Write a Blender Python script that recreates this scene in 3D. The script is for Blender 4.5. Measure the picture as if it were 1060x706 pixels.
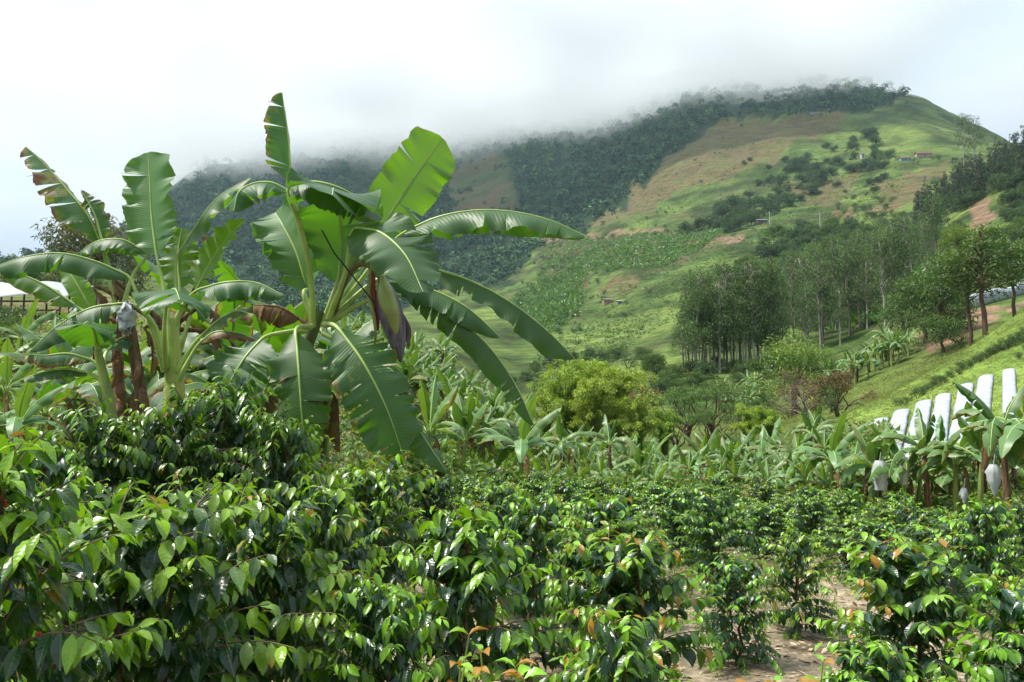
import bpy, math, random
import numpy as np
from mathutils import Vector
for o in list(bpy.data.objects): bpy.data.objects.remove(o)
S = bpy.context.scene
COL = S.collection
R = math.radians
# ------------------------------------------------------------------ camera
CAMZ, FPX, PITCH = 2.3, 918.0, math.atan(77 / 918)
cd = bpy.data.cameras.new('camera'); cam = bpy.data.objects.new('camera', cd); COL.objects.link(cam)
cam.location = (0, 0, CAMZ); cam.rotation_euler = (R(90) + PITCH, 0, 0)
cd.sensor_width = 36; cd.lens = 36 * FPX / 1060; cd.clip_start = 0.05; cd.clip_end = 9000
S.camera = cam
# ------------------------------------------------------------------ light
SUN_EL, SUN_AZ = R(60), R(-92)          # azimuth measured from +Y towards +X
w = bpy.data.worlds.new("World"); S.world = w; w.use_nodes = True
nt = w.node_tree; nt.nodes.clear(); N = nt.nodes.new; L = nt.links.new
wo = N('ShaderNodeOutputWorld'); bg = N('ShaderNodeBackground'); L(bg.outputs[0], wo.inputs[0])
sky = N('ShaderNodeTexSky'); sky.sky_type = 'NISHITA'; sky.sun_disc = False
sky.sun_elevation = SUN_EL; sky.sun_rotation = SUN_AZ; sky.altitude = 1600
bg.inputs[1].default_value = 0.13
tc = N('ShaderNodeTexCoord')
mp = N('ShaderNodeMapping'); mp.inputs['Scale'].default_value = (1.0, 1.0, 3.2); L(tc.outputs['Generated'], mp.inputs[0])
nz = N('ShaderNodeTexNoise'); nz.inputs['Scale'].default_value = 1.7; nz.inputs['Detail'].default_value = 7; nz.inputs['Roughness'].default_value = .5
L(mp.outputs[0], nz.inputs['Vector'])
cr = N('ShaderNodeValToRGB'); cr.color_ramp.elements[0].position = .40; cr.color_ramp.elements[1].position = .66
cr.color_ramp.elements[0].color = (4.9, 6.3, 7.6, 1); cr.color_ramp.elements[1].color = (8.1, 8.4, 8.7, 1)
L(nz.outputs['Fac'], cr.inputs[0])
# cloud deck is brighter higher up and towards the sun
nrm = N('ShaderNodeVectorMath'); nrm.operation = 'DOT_PRODUCT'
L(tc.outputs['Generated'], nrm.inputs[0])
sd = (math.sin(SUN_AZ) * math.cos(SUN_EL), math.cos(SUN_AZ) * math.cos(SUN_EL), math.sin(SUN_EL))
gl = (R(50), R(-25)); nrm.inputs[1].default_value = (math.sin(gl[1]) * math.cos(gl[0]), math.cos(gl[1]) * math.cos(gl[0]), math.sin(gl[0]))   # where the cloud deck is thinnest
mr = N('ShaderNodeMapRange'); mr.inputs[1].default_value = .40; mr.inputs[2].default_value = 1.0; mr.inputs[3].default_value = .72; mr.inputs[4].default_value = 1.5
L(nrm.outputs['Value'], mr.inputs[0])
sz = N('ShaderNodeSeparateXYZ'); L(tc.outputs['Generated'], sz.inputs[0])
m2 = N('ShaderNodeMapRange'); m2.inputs[1].default_value = .10; m2.inputs[2].default_value = .50; m2.inputs[3].default_value = .50; m2.inputs[4].default_value = 1.12; L(sz.outputs[2], m2.inputs[0])
m3 = N('ShaderNodeMath'); m3.operation = 'MULTIPLY'; L(mr.outputs[0], m3.inputs[0]); L(m2.outputs[0], m3.inputs[1]); mr = m3
vm = N('ShaderNodeVectorMath'); vm.operation = 'SCALE'; L(cr.outputs[0], vm.inputs[0]); L(mr.outputs[0], vm.inputs['Scale'])
mx = N('ShaderNodeMix'); mx.data_type = 'RGBA'; mx.inputs[0].default_value = .9
L(sky.outputs[0], mx.inputs[6]); L(vm.outputs[0], mx.inputs[7]); L(mx.outputs[2], bg.inputs[0])
sl = bpy.data.lights.new('sun', 'SUN'); sun = bpy.data.objects.new('sun', sl); COL.objects.link(sun)
sl.energy = 5.0; sl.angle = R(5); sl.color = (1, .95, .86)
sun.rotation_euler = Vector(sd).to_track_quat('Z', 'Y').to_euler()
S.view_settings.view_transform = 'Standard'; S.view_settings.look = 'None'
S.view_settings.exposure = 0.34; S.view_settings.gamma = 1
cy = S.cycles
cy.max_bounces = 24; cy.diffuse_bounces = 3; cy.glossy_bounces = 2; cy.transmission_bounces = 4; cy.transparent_max_bounces = 8
cy.volume_bounces = 24; cy.volume_step_rate = 0.25; cy.volume_max_steps = 48
cy.use_denoising = True; cy.caustics_reflective = False; cy.caustics_refractive = False
cy.sample_clamp_indirect = 6
# ------------------------------------------------------------------ helpers
rng = np.random.default_rng(7)
random.seed(7)
ct, st = math.cos(PITCH), math.sin(PITCH)
def at(px, py, D):
    x = (px - 530) / FPX; y = (353 - py) / FPX
    Y = ct - y * st; Z = st + y * ct
    return np.array([x * D / Y, D, CAMZ + D * Z / Y])
def proj(P):
    P = np.asarray(P, float); X, Y, Z = P[..., 0], P[..., 1], P[..., 2] - CAMZ
    f = Y * ct + Z * st; u = -Y * st + Z * ct
    f = np.where(f < .01, .01, f)
    return 530 + FPX * X / f, 353 - FPX * u / f
def norm(v):
    v = np.asarray(v, float); return v / (np.linalg.norm(v, axis=-1, keepdims=True) + 1e-9)
def vnoise(x, y, seed=0):
    xi = np.floor(x).astype(np.int64); yi = np.floor(y).astype(np.int64); fx = x - xi; fy = y - yi
    fx = fx * fx * (3 - 2 * fx); fy = fy * fy * (3 - 2 * fy)
    def h(a, b):
        n = (a * 374761393 + b * 668265263 + seed * 1442695041) & 0xffffffff
        n = ((n ^ (n >> 13)) * 1274126177) & 0xffffffff
        return ((n ^ (n >> 16)) & 0xffff) / 65535.0
    return (h(xi, yi) * (1 - fx) + h(xi + 1, yi) * fx) * (1 - fy) + (h(xi, yi + 1) * (1 - fx) + h(xi + 1, yi + 1) * fx) * fy
def fbm(x, y, o=4, seed=0):
    s = 0; a = .5
    for k in range(o): s = s + a * (vnoise(x, y, seed + k) - .5); x = x * 2.03 + 11; y = y * 2.03 + 7; a *= .5
    return s
def pchip(xk, yk, x):
    """xk (n,) increasing; yk (n,) ; x any"""
    h = np.diff(xk); d = np.diff(yk) / h; m = np.zeros(len(xk))
    for i in range(1, len(xk) - 1):
        if d[i - 1] * d[i] > 0: m[i] = 2 / (1 / d[i - 1] + 1 / d[i])
    m[0], m[-1] = d[0], d[-1]
    i = np.clip(np.searchsorted(xk, x) - 1, 0, len(h) - 1); t = np.clip((x - xk[i]) / h[i], 0, 1)
    return (yk[i] * (1 + 2 * t) * (1 - t) ** 2 + m[i] * h[i] * t * (1 - t) ** 2 + yk[i + 1] * t * t * (3 - 2 * t) + m[i + 1] * h[i] * t * t * (t - 1))
def inpoly(px, py, poly):
    px = np.asarray(px, float); py = np.asarray(py, float); c = np.zeros(px.shape, bool); n = len(poly)
    for i in range(n):
        x1, y1 = poly[i]; x2, y2 = poly[(i + 1) % n]
        if y1 == y2: continue
        c ^= ((y1 > py) != (y2 > py)) & (px < (x2 - x1) * (py - y1) / (y2 - y1) + x1)
    return c
def np_mesh(name, V, F, tone=None, luv=None, mats=(), smooth=True, mi=None):
    """F: (M,k) int array or list of such arrays"""
    me = bpy.data.meshes.new(name); V = np.asarray(V, np.float32)
    Fs = F if isinstance(F, list) else [F]; Fs = [np.asarray(f, np.int32) for f in Fs if len(f)]
    me.vertices.add(len(V)); me.vertices.foreach_set('co', V.ravel())
    nl = sum(f.size for f in Fs); npol = sum(len(f) for f in Fs)
    me.loops.add(nl); me.polygons.add(npol)
    me.loops.foreach_set('vertex_index', np.concatenate([f.ravel() for f in Fs]))
    tot = np.concatenate([np.full(len(f), f.shape[1], np.int32) for f in Fs]); stt = np.concatenate([[0], np.cumsum(tot)[:-1]]).astype(np.int32)
    me.polygons.foreach_set('loop_start', stt); me.polygons.foreach_set('loop_total', tot)
    me.polygons.foreach_set('use_smooth', np.full(npol, smooth))
    for nm, A in (('tone', tone), ('luv', luv)):
        if A is not None: me.attributes.new(nm, 'FLOAT_VECTOR', 'POINT').data.foreach_set('vector', np.asarray(A, np.float32).ravel())
    for m in mats: me.materials.append(m)
    if mi is not None: me.polygons.foreach_set('material_index', np.asarray(mi, np.int32))
    me.update(calc_edges=True); me.validate(clean_customdata=False)
    return me
class MB:
    """collects vertices and faces for one mesh"""
    def __init__(s): s.V = []; s.F4 = []; s.F3 = []; s.T = []; s.U = []; s.n = 0
    def add(s, V, F, tone=None, luv=None):
        V = np.asarray(V, float); F = np.asarray(F)
        s.V.append(V); (s.F4 if F.shape[1] == 4 else s.F3).append(F + s.n); s.n += len(V)
        s.T.append(np.zeros((len(V), 3)) if tone is None else np.broadcast_to(tone, (len(V), 3)))
        s.U.append(np.zeros((len(V), 3)) if luv is None else luv)
    def box(s, c, d, rz=0):
        c = np.asarray(c, float); x, y, z = np.asarray(d) / 2
        P = np.array([[a * x, b * y, e * z] for e in (-1, 1) for b in (-1, 1) for a in (-1, 1)], float)
        cz, sz = math.cos(rz), math.sin(rz); P = np.stack([P[:, 0] * cz - P[:, 1] * sz, P[:, 0] * sz + P[:, 1] * cz, P[:, 2]], 1)
        s.add(P + c, [[0, 2, 3, 1], [4, 5, 7, 6], [0, 1, 5, 4], [2, 6, 7, 3], [0, 4, 6, 2], [1, 3, 7, 5]])
    def tube(s, P, r, n=7, tone=None, cap=True, flat=1.0):
        P = np.asarray(P, float); r = np.broadcast_to(np.asarray(r, float), (len(P),)); t = norm(np.gradient(P, axis=0))
        up = np.array([0, 0, 1.]) if abs(t[0][2]) < .8 else np.array([0, 1., 0]); a = norm(np.cross(t, up)); b = np.cross(a, t)
        th = np.arange(n) * 2 * math.pi / n
        V = P[:, None] + (a[:, None] * np.cos(th)[None, :, None] + b[:, None] * flat * np.sin(th)[None, :, None]) * r[:, None, None]
        m = len(P); i = np.arange(m - 1)[:, None] * n; j = np.arange(n)[None]; k = (j + 1) % n
        F = np.stack([i + j, i + k, i + n + k, i + n + j], -1).reshape(-1, 4)
        U = np.zeros((m, n, 3)); U[:, :, 0] = np.linspace(0, 1, m)[:, None]; U[:, :, 1] = (np.arange(n) / n)[None]
        s.add(V.reshape(-1, 3), F, tone, U.reshape(-1, 3))
        if cap:
            for q, e in ((0, 1), (m - 1, -1)):
                s.add(np.vstack([V[q], P[q]]), [[n, (x + 1) % n, x][::e] for x in range(n)], tone)
    def build(s, name, mat, parent=None, smooth=True, loc=None):
        V = np.vstack(s.V)
        if loc is not None: V = V - np.asarray(loc)
        F = []
        if s.F4: F.append(np.vstack(s.F4))
        if s.F3: F.append(np.vstack(s.F3))
        return link(name, np_mesh(name, V, F, np.vstack(s.T), np.vstack(s.U), [mat], smooth), parent)
def link(name, me, parent=None, loc=None):
    o = bpy.data.objects.new(name, me); COL.objects.link(o)
    if parent is not None: o.parent = parent
    if loc is not None: o.location = loc
    return o
def tag(o, label=None, cat=None, group=None, kind=None):
    for k, v in (('label', label), ('category', cat), ('group', group), ('kind', kind)):
        if v: o[k] = v
    return o
def empty(name, loc=(0, 0, 0)):
    o = bpy.data.objects.new(name, None); COL.objects.link(o); o.location = loc; o.empty_display_size = .2; return o
def copy_tree(o, parent=None):
    c = o.copy(); COL.objects.link(c)
    if parent is not None: c.parent = parent
    for ch in KIDS.get(o.name, ()) or list(o.children): copy_tree(ch, c)
    return c
KIDS = {}
USED = set()
def place(proto, loc, rz=0, sc=1.0, label=None, cat=None, group=None, tilt=(0, 0)):
    """first use moves the prototype itself, later uses copy it with its parts"""
    if proto.name not in USED: o = proto; USED.add(proto.name)
    else: o = copy_tree(proto)
    o.location = loc; o.rotation_euler = (tilt[0], tilt[1], rz)
    o.scale = (sc, sc, sc) if np.isscalar(sc) else sc
    for k in ('label', 'category', 'group'):
        if k in o: del o[k]
    return tag(o, label, cat, group)
# ------------------------------------------------------------------ materials
def mat(name):
    m = bpy.data.materials.new(name); m.use_nodes = True; m.node_tree.nodes.clear(); return m, m.node_tree.nodes.new, m.node_tree.links.new
def leaf_mat(name, old, young, trans, rough=.4, spec=.5, under=None, veins=0, tmix=.3, dry=(.23, .13, .05), objvar=.25, bump=.4, vary=.35, mid=None):
    m, N, L = mat(name)
    out = N('ShaderNodeOutputMaterial'); ms = N('ShaderNodeMixShader'); pb = N('ShaderNodeBsdfPrincipled'); tb = N('ShaderNodeBsdfTranslucent')
    at_ = N('ShaderNodeAttribute'); at_.attribute_name = 'tone'; sp = N('ShaderNodeSeparateXYZ'); L(at_.outputs['Vector'], sp.inputs[0])
    def mix(a, b, f, bt='MIX'):
        q = N('ShaderNodeMix'); q.data_type = 'RGBA'; q.blend_type = bt
        for i, v in ((6, a), (7, b), (0, f)):
            if hasattr(v, 'links'): L(v, q.inputs[i])
            elif i == 0: q.inputs[0].default_value = v
            else: q.inputs[i].default_value = (*v, 1)
        return q.outputs[2]
    def math_(op, a, b=0, c=None):
        q = N('ShaderNodeMath'); q.operation = op
        for i, v in enumerate((a, b, c)):
            if v is None: continue
            if hasattr(v, 'links'): L(v, q.inputs[i])
            else: q.inputs[i].default_value = v
        return q.outputs[0]
    c = mix(old, young, sp.outputs[0])
    if under is not None:
        ge = N('ShaderNodeNewGeometry'); c = mix(c, under, math_('MULTIPLY', ge.outputs['Backfacing'], .8))
    # per-leaf and per-plant variation
    oi = N('ShaderNodeObjectInfo')
    v = math_('ADD', math_('MULTIPLY_ADD', sp.outputs[1], vary * 2, 1 - vary), math_('MULTIPLY_ADD', oi.outputs['Random'], objvar, -objvar / 2))
    hs = N('ShaderNodeHueSaturation'); L(c, hs.inputs['Color']); L(v, hs.inputs['Value'])
    L(math_('MULTIPLY_ADD', oi.outputs['Random'], .03, .485), hs.inputs['Hue']); c = hs.outputs[0]
    tcol = mix(tuple(t * .6 for t in trans), (trans[0] * 1.9, trans[1] * 1.35, trans[2] * .8), sp.outputs[0])
    if veins:
        lu = N('ShaderNodeAttribute'); lu.attribute_name = 'luv'; s2 = N('ShaderNodeSeparateXYZ'); L(lu.outputs['Vector'], s2.inputs[0])
        av = math_('ABSOLUTE', math_('SUBTRACT', s2.outputs[1], .5))
        ph = math_('MULTIPLY', math_('SUBTRACT', s2.outputs[0], math_('MULTIPLY', av, .35 if veins < 30 else .12)), veins * 6.283)
        wv = math_('SINE', ph)
        bp = N('ShaderNodeBump'); bp.inputs['Strength'].default_value = bump; bp.inputs['Distance'].default_value = .006 if veins < 30 else .012
        L(wv, bp.inputs['Height']); L(bp.outputs[0], pb.inputs['Normal'])
        if mid:
            lt = math_('LESS_THAN', av, .025); c = mix(c, mid, math_('MULTIPLY', lt, .7))
        c = mix(c, (.55, .6, .5), math_('MULTIPLY', math_('MULTIPLY_ADD', wv, .5, .5), .10), 'MULTIPLY') if veins < 30 else mix(c, (.75, .8, .7), math_('MULTIPLY', math_('GREATER_THAN', wv, .5), .22), 'MULTIPLY')
    # dry
    tx = N('ShaderNodeTexCoord'); nz = N('ShaderNodeTexNoise'); nz.inputs['Scale'].default_value = 9; nz.inputs['Detail'].default_value = 4; L(tx.outputs['Object'], nz.inputs['Vector'])
    df = math_('SUBTRACT', math_('ADD', sp.outputs[2], nz.outputs['Fac']), .95)
    df = math_('MULTIPLY', df, 6); q = N('ShaderNodeClamp'); L(df, q.inputs[0]); df = q.outputs[0]
    yf = math_('MULTIPLY', math_('SUBTRACT', math_('ADD', sp.outputs[2], nz.outputs['Fac']), .82), 5); q2 = N('ShaderNodeClamp'); L(yf, q2.inputs[0])
    c = mix(c, (.30, .28, .04), math_('MULTIPLY', q2.outputs[0], .6)); tcol = mix(tcol, (.45, .40, .05), q2.outputs[0])
    c = mix(c, dry, df); tcol = mix(tcol, (dry[0] * .8, dry[1] * .7, dry[2] * .5), df)
    L(c, pb.inputs['Base Color']); pb.inputs['Roughness'].default_value = rough; pb.inputs['Specular IOR Level'].default_value = spec
    L(tcol, tb.inputs[0]); ms.inputs[0].default_value = tmix
    L(pb.outputs[0], ms.inputs[1]); L(tb.outputs[0], ms.inputs[2]); L(ms.outputs[0], out.inputs[0])
    return m
def plain(name, c1, c2=None, scale=8, rough=.8, spec=.3, bump=0, stretch=(1, 1, 1), metal=0, detail=6):
    m, N, L = mat(name); out = N('ShaderNodeOutputMaterial'); pb = N('ShaderNodeBsdfPrincipled'); L(pb.outputs[0], out.inputs[0])
    c2 = c2 or tuple(x * .6 for x in c1)
    tx = N('ShaderNodeTexCoord'); mp = N('ShaderNodeMapping'); mp.inputs['Scale'].default_value = stretch; L(tx.outputs['Object'], mp.inputs[0])
    nz = N('ShaderNodeTexNoise'); nz.inputs['Scale'].default_value = scale; nz.inputs['Detail'].default_value = detail; L(mp.outputs[0], nz.inputs['Vector'])
    cr = N('ShaderNodeValToRGB'); cr.color_ramp.elements[0].position = .35; cr.color_ramp.elements[1].position = .65
    cr.color_ramp.elements[0].color = (*c2, 1); cr.color_ramp.elements[1].color = (*c1, 1); L(nz.outputs['Fac'], cr.inputs[0]); L(cr.outputs[0], pb.inputs['Base Color'])
    pb.inputs['Roughness'].default_value = rough; pb.inputs['Specular IOR Level'].default_value = spec; pb.inputs['Metallic'].default_value = metal
    if bump:
        bp = N('ShaderNodeBump'); bp.inputs['Strength'].default_value = bump; bp.inputs['Distance'].default_value = .02; L(nz.outputs['Fac'], bp.inputs['Height']); L(bp.outputs[0], pb.inputs['Normal'])
    return m
M_COF = leaf_mat('coffee_leaf', (.009, .044, .014), (.22, .43, .010), (.16, .42, .008), rough=.30, spec=.7, veins=7, tmix=.3, mid=(.14, .28, .05), vary=.3, bump=.08, dry=(.40, .20, .012), under=(.04, .12, .03))
M_COFF = leaf_mat('coffee_leaf_distant', (.010, .047, .014), (.22, .43, .012), (.15, .38, .012), rough=.33, spec=.6, tmix=.3, vary=.35, dry=(.40, .20, .012))
M_BAN = leaf_mat('banana_leaf', (.105, .205, .066), (.22, .38, .03), (.19, .52, .012), rough=.48, spec=.7, under=(.035, .10, .02), veins=44, tmix=.36, bump=.10, vary=.15, dry=(.22, .12, .055))  # underside darker than the top: shade of hidden blades put into its colour
M_BANF = leaf_mat('banana_leaf_distant', (.06, .15, .035), (.17, .31, .05), (.18, .40, .04), rough=.42, under=(.13, .24, .08), tmix=.3, dry=(.25, .16, .08))
M_DEAD = leaf_mat('dead_leaf', (.22, .13, .07), (.32, .21, .12), (.25, .14, .05), rough=.8, spec=.2, tmix=.15, vary=.35)
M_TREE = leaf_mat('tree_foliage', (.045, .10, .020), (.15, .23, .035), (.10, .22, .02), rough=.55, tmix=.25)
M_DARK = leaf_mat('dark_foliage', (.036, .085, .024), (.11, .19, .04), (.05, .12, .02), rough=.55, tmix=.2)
M_EUC = leaf_mat('eucalyptus_foliage', (.065, .135, .03), (.20, .31, .06), (.07, .13, .03), rough=.5, tmix=.2)
M_PINE = leaf_mat('pine_foliage', (.014, .040, .014), (.035, .075, .022), (.03, .07, .01), rough=.6, tmix=.12)
M_LIME = leaf_mat('lime_foliage', (.09, .19, .018), (.26, .38, .04), (.25, .42, .03), rough=.5, tmix=.3)
M_BAMB = leaf_mat('bamboo_foliage', (.11, .22, .018), (.36, .50, .05), (.3, .48, .03), rough=.5, tmix=.3)
M_RED = leaf_mat('russet_foliage', (.16, .07, .035), (.28, .13, .06), (.25, .10, .04), rough=.6, tmix=.2)
M_WEED = leaf_mat('weed_leaf', (.06, .14, .025), (.20, .32, .05), (.2, .36, .04), rough=.5, tmix=.3, dry=(.3, .2, .1))
M_FOR = leaf_mat('forest_foliage', (.018, .068, .042), (.12, .21, .075), (.03, .07, .02), rough=.7, spec=.25, tmix=.12)
M_PALE2 = plain('white_bark', (.46, .42, .36), (.24, .21, .18), 3, .8, .2, .2, (1, 1, .2))
M_FABRIC = plain('row_fabric', (.46, .485, .51), (.28, .31, .34), 2.6, .6, .3, .6)
M_BARK = plain('bark', (.16, .11, .07), (.06, .04, .03), 12, .9, .2, .5, (1, 1, .3))
M_PALE = plain('pale_bark', (.27, .235, .19), (.13, .11, .085), 3, .8, .2, .2, (1, 1, .2))
M_REDB = plain('reddish_bark', (.15, .09, .06), (.08, .055, .04), 4, .9, .2, .3, (1, 1, .3))
M_TWIG = plain('coffee_wood', (.20, .15, .09), (.07, .05, .03), 14, .85, .3, .4)
M_RIB = plain('banana_midrib', (.42, .54, .16), (.28, .42, .09), 5, .4, .5)
M_STEM = plain('banana_stem', (.26, .34, .07), (.12, .17, .04), 3.5, .45, .5, .2, (2.5, 2.5, .35))
M_DST = plain('dry_sheath', (.24, .14, .08), (.07, .04, .03), 5, .9, .2, .8, (3, 3, .5))
def freeze(o):
    KIDS[o.name] = list(o.children)
    for c in KIDS[o.name]: freeze(c)
    return o
def no_kids(o): KIDS[o.name] = []
# ------------------------------------------------------------------ the land: hill profiles by azimuth and distance
cols = np.array([-300, -100, 0, 130, 200, 300, 400, 480, 530, 600, 660, 720, 800, 870, 950, 1010, 1060, 1160, 1400], float)
rows = {
 12: [560, 560, 560, 562, 562, 566, 590, 600, 605, 610, 612, 614, 616, 618, 620, 620, 620, 620, 620],
 20: [500, 500, 500, 500, 500, 505, 525, 545, 552, 555, 558, 562, 566, 570, 576, 578, 578, 574, 564],
 30: [445, 445, 440, 440, 440, 450, 475, 508, 520, 524, 526, 528, 530, 534, 536, 532, 522, 505, 480],
 45: [380, 382, 385, 388, 390, 402, 418, 458, 480, 492, 494, 496, 490, 472, 454, 442, 430, 405, 370],
 60: [340, 345, 350, 352, 358, 370, 388, 430, 462, 482, 484, 484, 474, 442, 412, 388, 366, 335, 300],
 75: [318, 320, 324, 330, 338, 352, 365, 408, 452, 474, 476, 474, 462, 432, 392, 356, 322, 285, 240],
 95: [305, 306, 310, 315, 325, 344, 352, 388, 444, 456, 456, 455, 448, 428, 402, 374, 348, 305, 260],
130: [290, 290, 292, 300, 310, 330, 345, 380, 438, 442, 438, 432, 426, 395, 352, 328, 316, 290, 255],
180: [285, 285, 285, 292, 302, 325, 345, 378, 420, 420, 402, 390, 384, 366, 318, 292, 280, 258, 232],
220: [288, 285, 282, 290, 300, 325, 346, 374, 408, 398, 378, 366, 356, 336, 296, 270, 256, 235, 212],
300: [300, 290, 280, 288, 300, 325, 350, 366, 388, 372, 352, 335, 318, 298, 268, 238, 222, 205, 190],
450: [310, 300, 285, 295, 305, 325, 345, 348, 348, 335, 315, 295, 272, 255, 235, 192, 166, 150, 140],
650: [310, 300, 283, 290, 300, 315, 325, 322, 312, 280, 258, 245, 228, 212, 192, 182, 175, 162, 150],
850: [300, 290, 278, 285, 300, 300, 305, 302, 288, 256, 232, 216, 198, 184, 162, 160, 160, 160, 160],
1150: [290, 285, 275, 262, 262, 270, 275, 268, 250, 222, 190, 165, 148, 140, 128, 140, 158, 170, 180],
1500: [290, 285, 272, 255, 238, 240, 240, 228, 205, 180, 150, 125, 106, 94, 103, 133, 158, 180, 200],
2000: [290, 290, 275, 245, 205, 195, 190, 175, 160, 140, 115, 92, 86, 90, 112, 150, 175, 190, 200],
2600: [300, 300, 285, 240, 184, 150, 130, 120, 105, 95, 85, 85, 82, 96, 150, 175, 190, 200, 210],
3500: [330, 330, 320, 300, 260, 240, 220, 210, 200, 190, 180, 180, 180, 200, 230, 240, 250, 250, 250],
}
Dk = sorted(rows)
UG = np.linspace(-1.3, 1.3, 131)
def row_z(D, pys):
    P = np.array([at(c, p, D) for c, p in zip(cols, pys)])
    return pchip(P[:, 0] / D, P[:, 2], UG)
ZR = [row_z(D, rows[D]) for D in Dk]
one = np.ones_like(UG)
near = [(-60, .9 * one), (0, 0.75 * one), (3, .45 + .12 * np.clip(-UG * 3, 0, 1)), (7, .12 + .25 * np.clip(-UG * 3, 0, 1))]
DK = np.array([d for d, _ in near] + Dk, float); ZG = np.vstack([z for _, z in near] + ZR)
LK = np.log(DK + 75)
def terrain_z(X, Y, noise=True):
    X = np.asarray(X, float); Y = np.asarray(Y, float); shp = X.shape; X = X.ravel(); Y = Y.ravel()
    u = np.clip(X / np.maximum(Y, 6), -1.3, 1.3); iu = np.clip(((u + 1.3) / .02).astype(int), 0, 129); fu = (u + 1.3) / .02 - iu
    lt = np.log(np.clip(Y, -60, 3500) + 75); k = np.clip(np.searchsorted(LK, lt) - 1, 0, len(LK) - 2); t = (lt - LK[k]) / (LK[k + 1] - LK[k])
    def zz(i): i = np.clip(i, 0, len(LK) - 1); return ZG[i, iu] * (1 - fu) + ZG[i, iu + 1] * fu
    z0, z1, zp, zn = zz(k), zz(k + 1), zz(k - 1), zz(k + 2)
    h = LK[k + 1] - LK[k]; hp = np.where(k > 0, LK[k] - LK[np.maximum(k - 1, 0)], h); hn = np.where(k < len(LK) - 2, LK[np.minimum(k + 2, len(LK) - 1)] - LK[k + 1], h)
    m0 = (z1 - zp) / (h + hp) * h; m1 = (zn - z0) / (h + hn) * h; dz = z1 - z0   # limited tangents keep every layer free of overshoot
    lim = lambda m: np.where(m * dz <= 0, 0, np.sign(dz) * np.minimum(np.abs(m), 2.5 * np.abs(dz)))
    m0 = lim(m0); m1 = lim(m1)
    z = z0 * (2 * t**3 - 3 * t**2 + 1) + m0 * (t**3 - 2 * t**2 + t) + z1 * (-2 * t**3 + 3 * t**2) + m1 * (t**3 - t**2)
    if noise:
        Dn = np.maximum(Y, 0); f = np.clip((Dn - 35) / 120, 0, 1)
        a = fbm(X / 14, Y / 14, 3, 3) * 2.2 * f + fbm(X / 60, Y / 60, 4, 9) * 10 * np.clip((Dn - 120) / 300, 0, 1) + fbm(X / 24, Y / 40, 3, 15) * 5 * np.clip((Dn - 200) / 300, 0, 1)
        g = np.abs(fbm(X / 150 + Y / 500, Y / 320, 4, 21)) * -95 + 13
        a = a + g * np.clip((Dn - 500) / 1500, 0, 1) * .9
        z = z + a + fbm(X / 1.6, Y / 1.6, 3, 5) * .16
    return z.reshape(shp)
def gp(px, D, py=None):
    """ground point under picture column px at distance D"""
    P = at(px, 400 if py is None else py, D)
    for _ in range(2):
        z = float(terrain_z(P[0], D)); q = 353 - FPX * (-D * st + (z - CAMZ) * ct) / (D * ct + (z - CAMZ) * st); P = at(px, q, D)
    P[2] = z; return P
DS = np.exp(np.linspace(math.log(5), math.log(3300), 900))
def hits(pxs, pys, Dmin=20):
    """where the view through each pixel first meets the land"""
    out = []
    for px, py in zip(pxs, pys):
        d = DS[DS > Dmin]; y = (353 - py) / FPX; Yr = ct - y * st; Zr = st + y * ct
        X = (px - 530) / FPX * d / Yr; Z = CAMZ + d * Zr / Yr; z = terrain_z(X, d); i = np.argmax(z >= Z)
        if z[i] < Z[i]: out.append((np.nan,) * 3)
        else: out.append((X[i], d[i], z[i]))
    return np.array(out)
def rand_in(poly, n, seed=0):
    g = np.random.default_rng(seed); p = np.array(poly, float); out = []
    while len(out) < n:
        q = g.uniform(p.min(0), p.max(0), (n * 4, 2)); out += list(q[inpoly(q[:, 0], q[:, 1], poly)])
    return np.array(out[:n])
FORP = [(-60, 262), (60, 258), (130, 235), (190, 185), (260, 140), (420, 110), (560, 90), (700, 50), (860, 30), (945, 60), (938, 100), (905, 118), (865, 116), (820, 118), (765, 122), (735, 132), (690, 165), (640, 215), (600, 246), (560, 256), (520, 296), (470, 300), (400, 325), (200, 340), (-60, 340)]
CLEAR = [[(462, 190), (485, 165), (520, 160), (535, 200), (540, 218), (500, 225), (470, 222)], [(465, 232), (490, 225), (560, 225), (575, 236), (500, 240)]]
DRYP = [[(598, 242), (650, 195), (690, 165), (740, 130), (800, 122), (875, 116), (872, 136), (820, 148), (800, 168), (760, 186), (705, 200), (660, 222)],
        [(622, 306), (630, 286), (650, 282), (662, 295), (650, 306)], [(905, 190), (945, 175), (985, 165), (960, 200), (930, 215), (905, 230)], [(820, 195), (905, 170), (860, 215), (825, 210)]]
DIRT = [[(1012, 208), (1030, 206), (1028, 226), (1008, 238), (998, 232)], [(945, 236), (975, 238), (972, 243), (945, 243)], [(560, 249), (600, 243), (700, 236), (706, 239), (600, 247), (560, 253)],
        [(700, 253), (765, 240), (772, 244), (735, 256)], [(860, 222), (880, 212), (884, 218), (866, 227)], [(902, 218), (915, 211), (918, 217), (905, 224)], [(945, 348), (985, 338), (1015, 330), (1000, 352), (960, 366)], [(1000, 324), (1062, 308), (1062, 314), (1012, 340)]]
CROP = [[(556, 256), (610, 246), (700, 240), (760, 236), (730, 256), (690, 276), (640, 280), (600, 288), (560, 285)], [(530, 310), (560, 290), (605, 285), (600, 325), (570, 345), (540, 350)], [(800, 330), (820, 290), (780, 240), (960, 240), (980, 290), (950, 330), (850, 345)]]
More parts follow.
